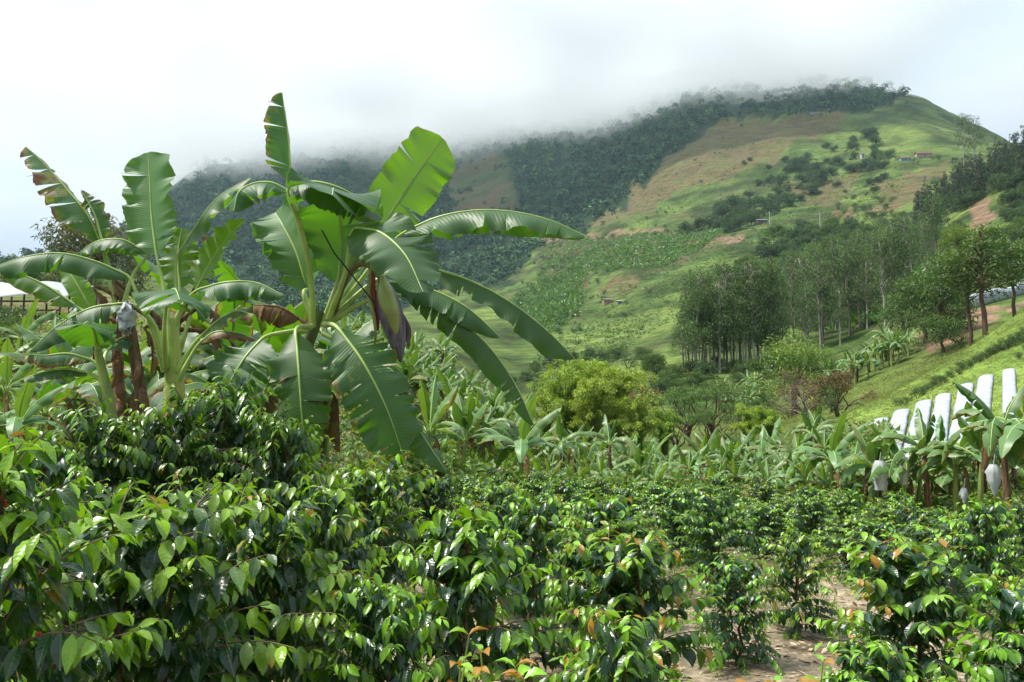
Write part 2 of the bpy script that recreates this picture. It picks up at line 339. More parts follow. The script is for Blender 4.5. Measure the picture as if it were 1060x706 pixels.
def build_ground():
    yr = np.exp(np.linspace(math.log(5), math.log(3625), 720)) - 30
    yr = yr[(yr < 3560)]; s = np.linspace(-1.25, 1.25, 560)
    Y = np.repeat(yr[:, None], len(s), 1); X = s[None] * (np.abs(Y) + 24)
    Z = terrain_z(X, Y); V = np.stack([X, Y, Z], -1)
    n = len(s); i = np.arange(len(yr) - 1)[:, None] * n; j = np.arange(n - 1)[None]
    F = np.stack([i + j, i + j + 1, i + n + j + 1, i + n + j], -1).reshape(-1, 4)
    px, py = proj(V); jx = fbm(X / (Y.clip(20) * .012 + 1), Y / (Y.clip(20) * .012 + 1), 4, 40) * 30
    px = px + jx; py = py + jx * .5
    c = np.zeros(V.shape)
    n1 = fbm(X / 9, Y / 9, 5, 50); n2 = fbm(X / 55, Y / 55, 4, 60); n3 = fbm(X / 2.2, Y / 2.2, 3, 70)
    past = np.array([.105, .140, .032]); past2 = np.array([.046, .088, .020]); dry = np.array([.125, .095, .045]); forest = np.array([.02, .04, .015])
    soil = np.array([.23, .15, .09]); litter = np.array([.33, .27, .18]); brown = np.array([.12, .085, .05])
    def lerp(a, b, t): return a + (b - a) * np.clip(t, 0, 1)[..., None]
    c = lerp(past, past2, .5 + n2 * 2.5 + n1 * 1.5); c = lerp(c, dry, (n2 * 3 + n3 * .7 - .15) * .6); n4 = fbm(X / 20 + 9, Y / 34, 5, 81); c = c * (1 + np.clip(n4 * 2.6, -.5, .35) * np.clip((Y - 120) / 150, 0, 1))[..., None]
    far = Y > 60
    for P in DRYP: c = np.where((inpoly(px, py, P) & far)[..., None], lerp(dry, c, .25 + n1 * 2), c)
    for P in CROP: c = np.where((inpoly(px, py, P) & (Y > 110))[..., None], lerp(past2 * .8, brown, .25 + n1 * 3), c)
    m = inpoly(px, py, FORP) & (Y > 550)
    for P in CLEAR:
        q_ = inpoly(px, py, P); m &= ~q_; c = np.where((q_ & (Y > 550))[..., None], lerp(past2, dry, .55 + n2 * 2) * .8, c)
    c = np.where(m[..., None], forest, c)
    for P in DIRT: c = np.where((inpoly(px, py, P) & (Y > 75))[..., None], lerp(soil, brown, .3 + n3 * 2), c)
    # beds between banana and coffee plants: leaf litter, worn soil and weeds
    w_ = np.clip((34 - Y) / 6, 0, 1); c = lerp(c, litter, w_); c = lerp(c, np.array([.10, .15, .03]), w_ * np.clip(n1 * 5 + n3 * 2 - .1, 0, 1) * .8)
    c = lerp(c, brown, w_ * np.clip(n3 * 4 - .1, 0, 1))
    # bed under the banana hillside
    w2 = ((px < 560) & (Y > 32) & (Y < 110)); c = np.where(w2[..., None], lerp(np.array([.10, .14, .035]), brown * 1.4, .5 + n3 * 3), c)
    w3 = ((px > 560) & (Y > 30) & (Y < 50) & (py > 462)); c = np.where(w3[..., None], lerp(np.array([.10, .16, .03]), soil, .3 + n3 * 3), c)
    w4 = (Y > 34) & (Y < 78) & (px > 860) & ~w3; c = np.where(w4[..., None], lerp(np.array([.17, .235, .045]), np.array([.13, .195, .035]), .5 + n1 * 2 + n3), c)
    m, N, L = mat('ground'); out = N('ShaderNodeOutputMaterial'); pb = N('ShaderNodeBsdfPrincipled'); L(pb.outputs[0], out.inputs[0])
    a = N('ShaderNodeAttribute'); a.attribute_name = 'tone'
    tx = N('ShaderNodeTexCoord'); v = None; prev = a.outputs['Vector']
    for sc, lo, hi in ((.25, .72, 1.25), (2.2, .62, 1.35), (14, .55, 1.4)):
        nz = N('ShaderNodeTexNoise'); nz.inputs['Scale'].default_value = sc; nz.inputs['Detail'].default_value = 5; L(tx.outputs['Object'], nz.inputs['Vector'])
        mr = N('ShaderNodeMapRange'); mr.inputs[1].default_value = .3; mr.inputs[2].default_value = .7; mr.inputs[3].default_value = lo; mr.inputs[4].default_value = hi; L(nz.outputs['Fac'], mr.inputs[0])
        sc_ = N('ShaderNodeVectorMath'); sc_.operation = 'SCALE'; L(prev, sc_.inputs[0]); L(mr.outputs[0], sc_.inputs['Scale']); prev = sc_.outputs[0]
    mp2 = N('ShaderNodeMapping'); mp2.inputs['Scale'].default_value = (.06, .06, 1.1); L(tx.outputs['Object'], mp2.inputs[0])
    n2_ = N('ShaderNodeTexNoise'); n2_.inputs['Scale'].default_value = .8; n2_.inputs['Detail'].default_value = 4; L(mp2.outputs[0], n2_.inputs['Vector'])
    mr = N('ShaderNodeMapRange'); mr.inputs[1].default_value = .35; mr.inputs[2].default_value = .65; mr.inputs[3].default_value = .68; mr.inputs[4].default_value = 1.25; L(n2_.outputs['Fac'], mr.inputs[0])
    sc_ = N('ShaderNodeVectorMath'); sc_.operation = 'SCALE'; L(prev, sc_.inputs[0]); L(mr.outputs[0], sc_.inputs['Scale']); prev = sc_.outputs[0]
    L(prev, pb.inputs['Base Color']); pb.inputs['Roughness'].default_value = .95; pb.inputs['Specular IOR Level'].default_value = .1
    bp = N('ShaderNodeBump'); bp.inputs['Strength'].default_value = .6; bp.inputs['Distance'].default_value = .08; L(nz.outputs['Fac'], bp.inputs['Height']); L(bp.outputs[0], pb.inputs['Normal'])
    me = np_mesh('ground', V.reshape(-1, 3), F, c.reshape(-1, 3), None, [m])
    tag(link('ground', me), kind='structure', label='green valley slopes, pasture and leaf-littered coffee field soil')
build_ground()
# ------------------------------------------------------------------ air and cloud
def box_obj(name, lo, hi, m):
    b = MB(); lo = np.array(lo, float); hi = np.array(hi, float); b.box((lo + hi) / 2, hi - lo); return b.build(name, m, smooth=False)
m, N, L = mat('haze'); out = N('ShaderNodeOutputMaterial'); pv = N('ShaderNodeVolumePrincipled')
pv.inputs['Color'].default_value = (.62, .82, 1, 1); pv.inputs['Density'].default_value = .00006; pv.inputs['Anisotropy'].default_value = .2; L(pv.outputs[0], out.inputs['Volume'])
tag(box_obj('haze', (-4700, -60, -90), (4700, 3640, 1150), m), kind='stuff', label='thin pale blue air over the whole valley')
m, N, L = mat('fog_bank'); out = N('ShaderNodeOutputMaterial'); pv = N('ShaderNodeVolumePrincipled')
pv.inputs['Color'].default_value = (.985, .99, 1, 1); pv.inputs['Anisotropy'].default_value = .1
tx = N('ShaderNodeTexCoord'); sx = N('ShaderNodeSeparateXYZ'); L(tx.outputs['Object'], sx.inputs[0])
def mt(op, a, b=0, c=None):
    q = N('ShaderNodeMath'); q.operation = op
    for i, v in enumerate((a, b, c)):
        if v is None: continue
        if hasattr(v, 'links'): L(v, q.inputs[i])
        else: q.inputs[i].default_value = v
    return q.outputs[0]
def nzv(scale, det):
    nz = N('ShaderNodeTexNoise'); nz.inputs['Scale'].default_value = scale; nz.inputs['Detail'].default_value = det; L(tx.outputs['Object'], nz.inputs['Vector']); return nz.outputs['Fac']
ramp = N('ShaderNodeMapRange'); L(sx.outputs[0], ramp.inputs[0]); ramp.inputs[1].default_value = 0; ramp.inputs[2].default_value = 500; ramp.inputs[3].default_value = 0; ramp.inputs[4].default_value = 55
hgt = mt('ADD', mt('ADD', sx.outputs[2], ramp.outputs[0]), mt('MULTIPLY_ADD', nzv(.0035, 4), 240, -120))
dens = N('ShaderNodeMapRange'); dens.interpolation_type = 'SMOOTHSTEP'; L(hgt, dens.inputs[0])
dens.inputs[1].default_value = 550; dens.inputs[2].default_value = 690; dens.inputs[3].default_value = 0; dens.inputs[4].default_value = .0072
# thins out to the east and at the front of the bank
ed = N('ShaderNodeMapRange'); ed.interpolation_type = 'SMOOTHSTEP'; L(mt('ADD', sx.outputs[0], mt('MULTIPLY', nzv(.004, 3), 300)), ed.inputs[0])
ed.inputs[1].default_value = 960; ed.inputs[2].default_value = 760; ed.inputs[3].default_value = 0; ed.inputs[4].default_value = 1
el = N('ShaderNodeMapRange'); el.interpolation_type = 'SMOOTHSTEP'; L(mt('ADD', sx.outputs[0], mt('MULTIPLY', nzv(.003, 3), 500)), el.inputs[0])
el.inputs[1].default_value = -1300; el.inputs[2].default_value = -500; el.inputs[3].default_value = 0; el.inputs[4].default_value = 1
et = N('ShaderNodeMapRange'); et.interpolation_type = 'SMOOTHSTEP'; L(hgt, et.inputs[0])
et.inputs[1].default_value = 880; et.inputs[2].default_value = 720; et.inputs[3].default_value = 0; et.inputs[4].default_value = 1
L(mt('MULTIPLY', mt('MULTIPLY', dens.outputs[0], ed.outputs[0]), mt('MULTIPLY', el.outputs[0], et.outputs[0])), pv.inputs['Density']); L(pv.outputs[0], out.inputs['Volume'])
tag(box_obj('fog_bank', (-1900, 1150, 500), (1150, 2850, 1050), m), kind='stuff', label='white fog bank hiding the top of the mountain')
# ------------------------------------------------------------------ leaves and crowns
def template(ntt, nss, prof='leaf'):
    t = np.linspace(0, 1, ntt + 1); s = np.linspace(-1, 1, nss + 1)
    if prof == 'leaf': wd = np.sin(np.pi * np.clip(t, .02, .99) ** .9) ** 1.0
    else: wd = np.sin(np.pi * np.clip(t, .06, .94)) ** .5
    T, Sg = np.meshgrid(t, s, indexing='ij'); i = np.arange(ntt)[:, None] * (nss + 1); j = np.arange(nss)[None]
    F = np.stack([i + j, i + j + 1, i + j + nss + 2, i + j + nss + 1], -1).reshape(-1, 4)
    return T.ravel(), Sg.ravel(), np.repeat(wd, nss + 1), F
TP_HI, TP_MID, TP_LO = template(8, 4), template(4, 2), template(2, 2)
TP_CARD = (np.array([0, .45, 1, .45]), np.array([0, 1., 0, -1.]), np.array([1., 1, 1, 1]), np.array([[0, 1, 2, 3]]))
def leaves(mb, P, D, Nn, Ln, Wd, tp, droop=.5, fold=.25, ripple=0, tone=None):
    P = np.asarray(P, float); n = len(P); D = norm(D); Sd = norm(np.cross(D, Nn)); Nn = np.cross(Sd, D)
    T, Sg, wd, F = tp; Ln = np.broadcast_to(Ln, n)[:, None]; Wd = np.broadcast_to(Wd, n)[:, None]; dr = np.broadcast_to(droop, n)[:, None]
    th = dr * T[None] * 1.0
    fx = np.where(dr > 1e-3, np.sin(th) / np.maximum(dr, 1e-3), T[None]); fz = np.where(dr > 1e-3, (1 - np.cos(th)) / np.maximum(dr, 1e-3), 0)
    hw = wd[None] * Wd * .5
    off = fold * np.abs(Sg)[None] * hw - ripple * hw * np.sin(T[None] * 20) * np.abs(Sg)[None]
    V = P[:, None] + D[:, None] * (Ln * fx)[..., None] + Sd[:, None] * (Sg[None] * hw)[..., None] + Nn[:, None] * (off - Ln * fz)[..., None]
    K = len(T); FF = (F[None] + np.arange(n)[:, None, None] * K).reshape(-1, 4)
    U = np.zeros((n, K, 3)); U[..., 0] = T[None]; U[..., 1] = Sg[None] * .5 * wd[None] + .5
    TT = np.zeros((n, K, 3)) if tone is None else np.repeat(np.asarray(tone)[:, None], K, 1)
    mb.add(V.reshape(-1, 3), FF, TT.reshape(-1, 3), U.reshape(-1, 3))
def sph(n, g):
    v = g.normal(size=(n, 3)); return norm(v)
def lobes_crown(mb, lobes, dens, size, g, age=.35, tp=TP_CARD, hang=0.0, flat=.5, top_tone=.6):
    """leaf clumps spread through each lobe's volume, most of them near its skin"""
    for c, r in lobes:
        c = np.asarray(c, float); r = np.broadcast_to(np.asarray(r, float), 3)
        n = max(6, int(dens * (r[0] * r[1] + r[0] * r[2] + r[1] * r[2]) / 3 / size ** 2)); d = sph(n, g)
        rad = g.uniform(.15, 1.08, n) ** .45; P = c + d * r * rad[:, None]
        nr = norm(d + g.normal(scale=.55, size=(n, 3)) + [0, 0, .25]); dr = norm(np.cross(nr, sph(n, g))); dr = norm(dr * (1 - hang) + np.array([0, 0, -1.]) * hang)
        s = size * g.uniform(.55, 1.35, n)
        a = np.clip(age + top_tone * (d[:, 2] * rad) * .6 + g.normal(scale=.18, size=n), 0, 1); lb = g.uniform(-.3, .3)  # leaf tone gets paler towards the top of each lobe
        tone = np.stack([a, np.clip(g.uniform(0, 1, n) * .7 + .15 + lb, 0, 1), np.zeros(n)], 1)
        leaves(mb, P, dr, nr, s * 1.5, s * flat * 1.6 * (0.5 if tp is TP_CARD else 1), tp, .5, .2, 0, tone)
def limb(a, b, g, n=5, wob=.06):
    a = np.asarray(a, float); b = np.asarray(b, float); t = np.linspace(0, 1, n)[:, None]; L_ = np.linalg.norm(b - a)
    P = a + (b - a) * t; P[1:-1] += g.normal(scale=wob * L_, size=(n - 2, 3)); return P
def tree_proto(name, H, kind, seed, mcrown, mbark, lo=1.0, tmin=.26):
    """H: height; unit metres; root at the base"""
    g = np.random.default_rng(seed); root = empty(name); tr = MB(); cr_ = MB()
    if kind == 'round':
        R_ = H * .46; cz = H * .50
        lobes = [((g.uniform(-.45, .45) * R_, g.uniform(-.45, .45) * R_, cz + g.uniform(-.25, .35) * R_), R_ * g.uniform(.26, .46) * np.array([1, 1, .75])) for _ in range(14)]
        lobes += [((R_ * .75 * math.cos(a), R_ * .75 * math.sin(a), cz + g.uniform(-.75, .2) * R_), R_ * g.uniform(.28, .42) * np.array([1, 1, .7])) for a in g.uniform(0, 6.28, 16)]
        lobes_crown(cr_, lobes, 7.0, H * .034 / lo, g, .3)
        tr.tube(limb((0, 0, -.3), (g.uniform(-.1, .1) * H, 0, H * .55), g, 6, .03), np.linspace(.035, .014, 6) * H)
        for c, r in lobes[::2]: tr.tube(limb((0, 0, H * g.uniform(.25, .4)), c, g), np.linspace(.014, .004, 5) * H, 5)
    elif kind == 'flat':
        R_ = H * .6
        lobes = [((R_ * q * math.cos(a), R_ * q * math.sin(a), H * g.uniform(.72, .95) - q * H * .12), np.array([1, 1, .30]) * R_ * g.uniform(.25, .42)) for a, q in zip(g.uniform(0, 6.28, 16), g.uniform(.05, .95, 16))]
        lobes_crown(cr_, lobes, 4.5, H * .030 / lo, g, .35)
        for c, r in lobes[::2]: tr.tube(limb((0, 0, H * .1), c, g), np.linspace(.02, .004, 5) * H, 5)
        tr.tube(limb((0, 0, -.3), (0, 0, H * .4), g, 4), np.linspace(.035, .02, 4) * H)
    elif kind == 'euc':
        top = np.array([g.uniform(-.03, .03) * H, g.uniform(-.03, .03) * H, H * .96]); sp = limb((0, 0, -.3), top, g, 8, .006)
        tr.tube(sp, np.linspace(.011, .003, 8) * H, 6); lobes = []
        for k in range(36):
            t = g.uniform(tmin, 1.0); a = g.uniform(0, 6.28); q = H * (.13 * (1.15 - t) + .035) * g.uniform(.5, 1.2)
            c = top * t + np.array([q * math.cos(a), q * math.sin(a), H * .02]); lobes.append((c, H * g.uniform(.045, .08) * np.array([1, 1, 1.2])))
            tr.tube([top * (t - .06), (top * t + c) / 2, c], np.array([.004, .003, .0015]) * H, 4)
        lobes_crown(cr_, lobes, 4.2, H * .017 / lo, g, .3, hang=.5, flat=.45)
    elif kind == 'pine':
        sp = limb((0, 0, -.3), (0, 0, H), g, 6, .004); tr.tube(sp, np.linspace(.014, .002, 6) * H, 6)
        for k in range(34):
            t = g.uniform(.12, .98); a = g.uniform(0, 6.28); q = H * .2 * (1.03 - t) ** .8 * g.uniform(.6, 1.15)
            e = np.array([q * math.cos(a), q * math.sin(a), H * t + q * .1]); tr.tube([(0, 0, H * t), e], np.array([.003, .001]) * H, 3, cap=False)
            n = max(8, int(26 * lo * q / (.12 * H))); f = g.uniform(.15, 1, n)[:, None]; P = np.array([0, 0, H * t]) + (e - [0, 0, H * t]) * f + g.normal(scale=.012 * H, size=(n, 3))
            d = norm((e - [0, 0, H * t]) + g.normal(scale=q * .5, size=(n, 3)) + [0, 0, q * .2])
            leaves(cr_, P, d, sph(n, g), H * .05 * g.uniform(.6, 1.2, n), H * .012, TP_CARD, .2, .1, 0, np.stack([g.uniform(0, 1, n) * .6, g.uniform(0, 1, n), np.zeros(n)], 1))
    elif kind == 'bamboo':
        for k in range(36):
            a = g.uniform(0, 6.28); q = H * g.uniform(.12, .55); h = H * g.uniform(.42, 1.1); b = np.array([g.uniform(-.06, .06) * H, g.uniform(-.06, .06) * H, -.2])
            t = np.linspace(0, 1, 9); P = b + np.stack([q * math.cos(a) * t ** 2.2, q * math.sin(a) * t ** 2.2, h * np.sin(t * 1.9) / math.sin(1.57)], 1)
            tr.tube(P, np.linspace(.006, .0015, 9) * H, 4)
            for i in range(1, 9):
                n = 40; sg = H * .024
                Q = P[i] + g.normal(scale=sg, size=(n, 3)) * [1, 1, .8]; d = norm(np.array([math.cos(a), math.sin(a), -.35]) + g.normal(scale=.7, size=(n, 3)))
                leaves(cr_, Q, d, norm(g.normal(scale=.5, size=(n, 3)) + [0, 0, 1]), H * .05 * g.uniform(.6, 1.3, n), H * .013, TP_CARD, .4, .1, 0, np.stack([np.clip(t[i] * .7 + g.normal(scale=.2, size=n), 0, 1), np.clip((k * .37) % 1 * .7 + g.uniform(0, .3, n), 0, 1), np.zeros(n)], 1))
    elif kind == 'shrub':
        R_ = H * .62
        lobes = [((R_ * q * math.cos(a), R_ * q * math.sin(a), H * g.uniform(.3, .68)), R_ * g.uniform(.3, .5) * np.array([1, 1, .8])) for a, q in zip(g.uniform(0, 6.28, 9), g.uniform(.1, .7, 9))]
        lobes_crown(cr_, lobes, 4.5, H * .055 / lo, g, .35)
        for c, r in lobes[::2]: tr.tube(limb((0, 0, -.1), c, g, 4), np.linspace(.03, .008, 4) * H, 4)
    elif kind == 'bare':
        def grow(a, d, Lg, r, lv):
            b = a + d * Lg; tr.tube(limb(a, b, g, 4, .05), np.linspace(r, r * .6, 4), 5 if lv < 2 else 3, cap=False)
            if lv >= 4: 
                n = 5; leaves(cr_, b + g.normal(scale=.1 * H * .3, size=(n, 3)), sph(n, g), sph(n, g), H * .02, H * .012, TP_CARD, .3, .2, 0, np.stack([g.uniform(0, 1, n), g.uniform(0, 1, n), g.choice([0, .8], n)], 1)); return
            for _ in range(3 if lv < 3 else 4): grow(b, norm(d + g.normal(scale=.5, size=3) + [0, 0, .12]), Lg * g.uniform(.6, .85), r * .6, lv + 1)
        for _ in range(3): grow(np.array([0, 0, -.2]), norm(np.array([g.normal() * .35, g.normal() * .35, 1])), H * .28, H * .022, 0)
    tr.build('trunk', mbark, root); cr_.build('crown', mcrown, root, smooth=False)
    return freeze(root)
P_ROUND = [tree_proto('broadleaf_tree', 10, 'round', 11 + i, M_TREE, M_BARK) for i in range(3)]
P_DARKT = [tree_proto('dark_tree', 10, 'round', 31 + i, M_DARK, M_BARK, .7) for i in range(3)]
P_FLAT = [tree_proto('spreading_tree', 7, 'flat', 41 + i, M_TREE, M_BARK) for i in range(2)]
P_EUC = [tree_proto('eucalyptus_tree', 20, 'euc', 51 + i, M_EUC, M_PALE2 if i < 2 else M_PALE, tmin=.42 if i < 2 else .26) for i in range(5)]
P_PINE = [tree_proto('pine_tree', 14, 'pine', 61 + i, M_PINE, M_BARK) for i in range(3)]
P_BAMB = [tree_proto('bamboo_clump', 9, 'bamboo', 71 + i, M_BAMB, M_STEM) for i in range(3)]
P_SHRUB = [tree_proto('shrub', 3, 'shrub', 81 + i, M_DARK if i % 2 else M_TREE, M_BARK) for i in range(4)]
P_BUSH = [tree_proto('pasture_bush', 3, 'shrub', 91 + i, M_DARK, M_BARK, .9) for i in range(3)]
def scat(protos, poly, n, seed, s0, s1, label, cat, group, Dmin=60, inset=None, dry=0, pts=None, sink=.16):
    g = np.random.default_rng(seed); P = rand_in(poly, n, seed) if pts is None else np.array(pts, float); out = []
    for (x, y, z) in hits(P[:, 0], P[:, 1], Dmin):
        if np.isnan(x): continue
        p = protos[g.integers(len(protos))]; s = g.uniform(s0, s1)
        out.append(place(p, (x, y, z - sink * s * (14 if p in P_PINE else 10 if p not in P_SHRUB + P_BUSH else 3)), g.uniform(0, 6.28), (s * g.uniform(.85, 1.15), s * g.uniform(.85, 1.15), s * g.uniform(.85, 1.2)), label, cat, group))
    return out
# ------------------------------------------------------------------ mountain forest: one mass
def forest():
    g = np.random.default_rng(5); P = rand_in(FORP, 8600, 3); P = P + g.normal(size=P.shape) * np.where(g.random((len(P), 1)) < .3, 7, 1.5) * [1, .6]; H = hits(P[:, 0], P[:, 1], 400); ok = ~np.isnan(H[:, 0]) & (H[:, 1] > 560)
    for C_ in CLEAR: ok &= ~(inpoly(P[:, 0], P[:, 1], C_) & (g.random(len(P)) < .93))
    H = H[ok]; mb = MB(); n = len(H); K = 26
    r = H[:, 1] * (.0013 + .0040 * g.uniform(0, 1, n) ** 2.2) + 1.2; d = sph(n * K, g).reshape(n, K, 3); d[..., 2] = np.abs(d[..., 2])
    C_ = H + np.stack([np.zeros(n), np.zeros(n), r * .7], 1)
    Q = C_[:, None] + d * r[:, None, None] * g.uniform(.6, 1.05, (n, K))[..., None] * [1, 1, 1.15]
    nr = norm(d + g.normal(scale=.35, size=d.shape)); dr = np.cross(nr, sph(n * K, g).reshape(n, K, 3))
    tr = g.uniform(0, 1, n)[:, None]; a = np.clip(g.normal(.1, .14, (n, K)) + tr ** 5 * .7 + d[..., 2] * .22, 0, 1)  # upward sides of crowns coloured greener and paler, as lit tops
    tone = np.stack([a, np.clip(tr + g.uniform(-.2, .2, (n, K)), 0, 1), np.zeros((n, K))], -1)
    s = np.repeat(r * .75, K)
    leaves(mb, Q.reshape(-1, 3), dr.reshape(-1, 3), nr.reshape(-1, 3), s, s * .6, TP_CARD, .5, .2, 0, tone.reshape(-1, 3))
    tag(mb.build('forest', M_FOR, smooth=False), 'dark green cloud forest covering the steep mountain flank under the fog', 'forest', kind='stuff')
forest()
# vegetation texture on the slopes: low crops and grass tussocks, nobody could count them
def cover(name, polys, n, size, m, label, cat, seed, Dmin=100, age=.3, tp=TP_CARD, up=.6):
    g = np.random.default_rng(seed); mb = MB()
    for poly in polys:
        P = rand_in(poly, n, seed); H = hits(P[:, 0], P[:, 1], Dmin); H = H[~np.isnan(H[:, 0])]; k = len(H); K = 6
        s = np.repeat(size * g.uniform(.5, 1.3, k), K); Q = np.repeat(H, K, 0) + g.normal(size=(k * K, 3)) * s[:, None] * [.6, .6, .15] + np.stack([0 * s, 0 * s, s * .15], 1)
        d = norm(g.normal(size=(k * K, 3)) * [1, 1, .3] + [0, 0, up]); c = np.repeat(g.uniform(0, 1, k), K)
        leaves(mb, Q, d, sph(k * K, g), s, s * .4, tp, .6, .2, 0, np.stack([np.clip(age + (c - .5) * .6 + g.normal(scale=.15, size=k * K), 0, 1), g.uniform(0, 1, k * K), np.zeros(k * K)], 1))
    return tag(mb.build(name, m, smooth=False), label, cat, kind='stuff')
cover('slope_crops', CROP, 1500, 2.6, M_BANF, 'patchy grey green banana and coffee crop covering the lower slopes', 'crop', 8, 110, .25)
cover('pasture_scrub', [[(540, 380), (700, 255), (830, 190), (960, 150), (900, 250), (700, 330), (600, 390)], [(600, 240), (650, 195), (740, 130), (870, 118), (900, 150), (960, 165), (905, 235), (700, 236)]], 3000, 1.05, M_TREE, 'low scrub and tussocks dotted over the green pasture spur', 'scrub', 9, 110, .5)
# wooded belts and single trees on the far slopes
G1 = 'trees on the far slopes'
scat(P_DARKT, [(700, 243), (745, 222), (775, 195), (800, 185), (850, 155), (905, 140), (925, 172), (895, 182), (850, 205), (800, 222), (770, 238), (725, 247)], 85, 101, 1.0, 2.2, 'dark bushy tree in the wooded belt climbing the far spur', 'tree', G1)
scat(P_DARKT + P_ROUND, [(775, 240), (830, 240), (900, 235), (965, 250), (950, 280), (880, 300), (800, 310), (745, 290), (800, 262)], 190, 102, .7, 1.35, 'leafy tree in the thick wood between the spur and the eucalyptus stand', 'woodland tree', 'woodland below the spur')
scat(P_DARKT, [(595, 160), (590, 170)], 0, 103, .5, .8, '', 'tree', G1) if 0 else None
scat(P_DARKT, None, 0, 104, .8, 1.25, 'dark round tree standing out on the open dry pasture', 'tree', G1, pts=[(900, 193), (908, 190), (914, 186), (905, 199), (850, 172), (857, 170), (862, 172), (770, 172), (777, 168), (882, 178), (890, 176), (795, 176), (812, 168), (832, 176), (842, 180)])
scat(P_BUSH, None, 0, 105, .9, 1.9, 'small dark bush alone on the bare pasture slope', 'bush', 'bushes on the pasture', pts=[(719, 167), (690, 222), (698, 221), (672, 186), (655, 204), (748, 143), (740, 160), (706, 217), (706, 162), (680, 222), (619, 294), (760, 178), (665, 195), (688, 150), (700, 182), (830, 208), (845, 213), (640, 200), (725, 190), (610, 236), (655, 240), (780, 150), (620, 225), (580, 256), (755, 216), (875, 200), (885, 205)])
scat(P_SHRUB, [(560, 262), (600, 262), (585, 300), (545, 322), (525, 340), (520, 320), (545, 285)], 42, 106, 1.1, 2.2, 'green shrub in the overgrown gully beside the grassy spur', 'shrub', 'gully shrubs')
scat(P_SHRUB, [(585, 300), (625, 308), (640, 325), (600, 345), (560, 352), (560, 340)], 30, 107, .8, 1.5, 'green shrub growing below the small farmhouse', 'shrub', 'shrubs below the farmhouse')
scat(P_DARKT, [(430, 262), (525, 262), (520, 290), (440, 296)], 24, 108, .9, 1.5, 'dark tree at the foot of the forested mountain', 'tree', G1)
scat(P_BUSH, [(600, 240), (700, 170), (830, 130), (900, 140), (930, 200), (700, 330), (600, 370), (540, 370)], 90, 109, .5, 1.5, 'small bush dotted over the open green and dry pasture', 'bush', 'scattered pasture bushes')
scat(P_BUSH, [(855, 222), (880, 205), (905, 200), (955, 215), (950, 240), (860, 242)], 44, 113, 1.0, 2.2, 'shrub in the thicket below the red-roofed farm', 'shrub', 'thicket below the farm')
scat(P_BUSH, [(560, 250), (640, 243), (705, 238), (708, 243), (640, 249), (560, 257)], 26, 114, .9, 1.8, 'shrub along the dirt road that crosses the pasture', 'shrub', 'roadside shrubs')
scat(P_SHRUB, None, 0, 112, 1.6, 2.6, 'garden tree beside the red-roofed farmhouses', 'tree', 'farm garden trees', 400, pts=[(928, 166), (946, 168), (966, 167), (972, 166), (920, 170), (949, 171)])
# conifer ridge, right
scat(P_PINE, [(945, 228), (970, 200), (1010, 178), (1060, 152), (1085, 145), (1080, 200), (1040, 195), (1000, 215), (965, 245), (950, 250)], 175, 110, .9, 1.5, 'dark conifer on the steep ridge at the skyline', 'conifer', 'conifers on the ridge', 150)
scat(P_DARKT + P_ROUND, [(1030, 215), (1080, 190), (1080, 300), (1030, 270), (985, 255), (965, 245), (995, 235), (1030, 235)], 50, 111, .5, .95, 'bushy tree under the conifer ridge beside the bare earth', 'tree', 'trees under the ridge', 100)
h1 = hits([998, 1010], [172, 174], 400)
scat(P_DARKT, [(955, 225), (1000, 195), (1040, 172), (1085, 160), (1085, 205), (1040, 200), (1000, 220), (965, 245)], 60, 115, .8, 1.3, 'dark leafy tree filling the slope between the ridge conifers', 'ridge tree', 'leafy trees on the conifer ridge', 150)
e1 = place(P_EUC[0], h1[0], .4, (h1[0][1] * 55 / 918 / 20 * 1.5,) * 2 + (h1[0][1] * 55 / 918 / 20,), 'tall pale-trunked eucalyptus on the skyline, larger of two beside the farm', 'tree')
e2 = place(P_EUC[1], h1[1], 2, (h1[1][1] * 52 / 918 / 20 * 1.6,) * 2 + (h1[1][1] * 52 / 918 / 20,), 'smaller skyline eucalyptus with a rounded crown right beside its taller twin', 'tree')
# eucalyptus stand
GE = 'eucalyptus stand'
g = np.random.default_rng(77); k = 0
for i in range(120):
    if i < 34: px = 708 + 92 * (i + g.uniform(-.4, .4)) / 34; D = g.uniform(180, 196)
    elif i < 66: px = g.uniform(785, 945); D = g.uniform(180, 215)
    else: px = g.uniform(795, 975); D = g.uniform(215, 300)
    s = g.uniform(.68, 1.15) * (1.0 if i < 60 else .9)
    place(P_EUC[g.integers(3 if 12 < i < 34 else 5)], gp(px, D, 370), g.uniform(0, 6.28), (s * 1.15, s * 1.15, s), 'tall eucalyptus with bare pale trunk packed in the plantation stand', 'eucalyptus', GE)
# single trees of the middle distance
def one_tree(p, px, D, h, Hp, label, cat='tree', wide=1.0, m=None, mb_=None, sink=0, group=None, py=400, name=None):
    s = h / Hp; q = gp(px, D, py); q[2] -= sink
    o = place(p, q, px * .7, (s * wide, s * wide, s), label, cat, group)
    return o
T_BIG = tree_proto('broadleaf_tree', 11, 'round', 201, leaf_mat('big_tree_foliage', (.08, .15, .025), (.29, .39, .06), (.2, .32, .03), rough=.5, tmix=.25), M_BARK, 1.25)
one_tree(T_BIG, 823, 118, 14.5, 11, 'large domed light green tree in front of the eucalyptus stand', wide=.95)
T_LIME = tree_proto('broadleaf_tree', 9, 'round', 203, M_LIME, M_BARK, 1.0)
one_tree(T_LIME, 992, 235, 11.5, 9, 'bright lime green lobed tree beside the bare earth patch', py=235)
T_BARE = tree_proto('bare_tree', 6, 'bare', 205, M_DEAD, M_PALE)
one_tree(T_BARE, 838, 84, 6.6, 6, 'nearly leafless brown twiggy tree with pale branches', 'tree', 1.15)
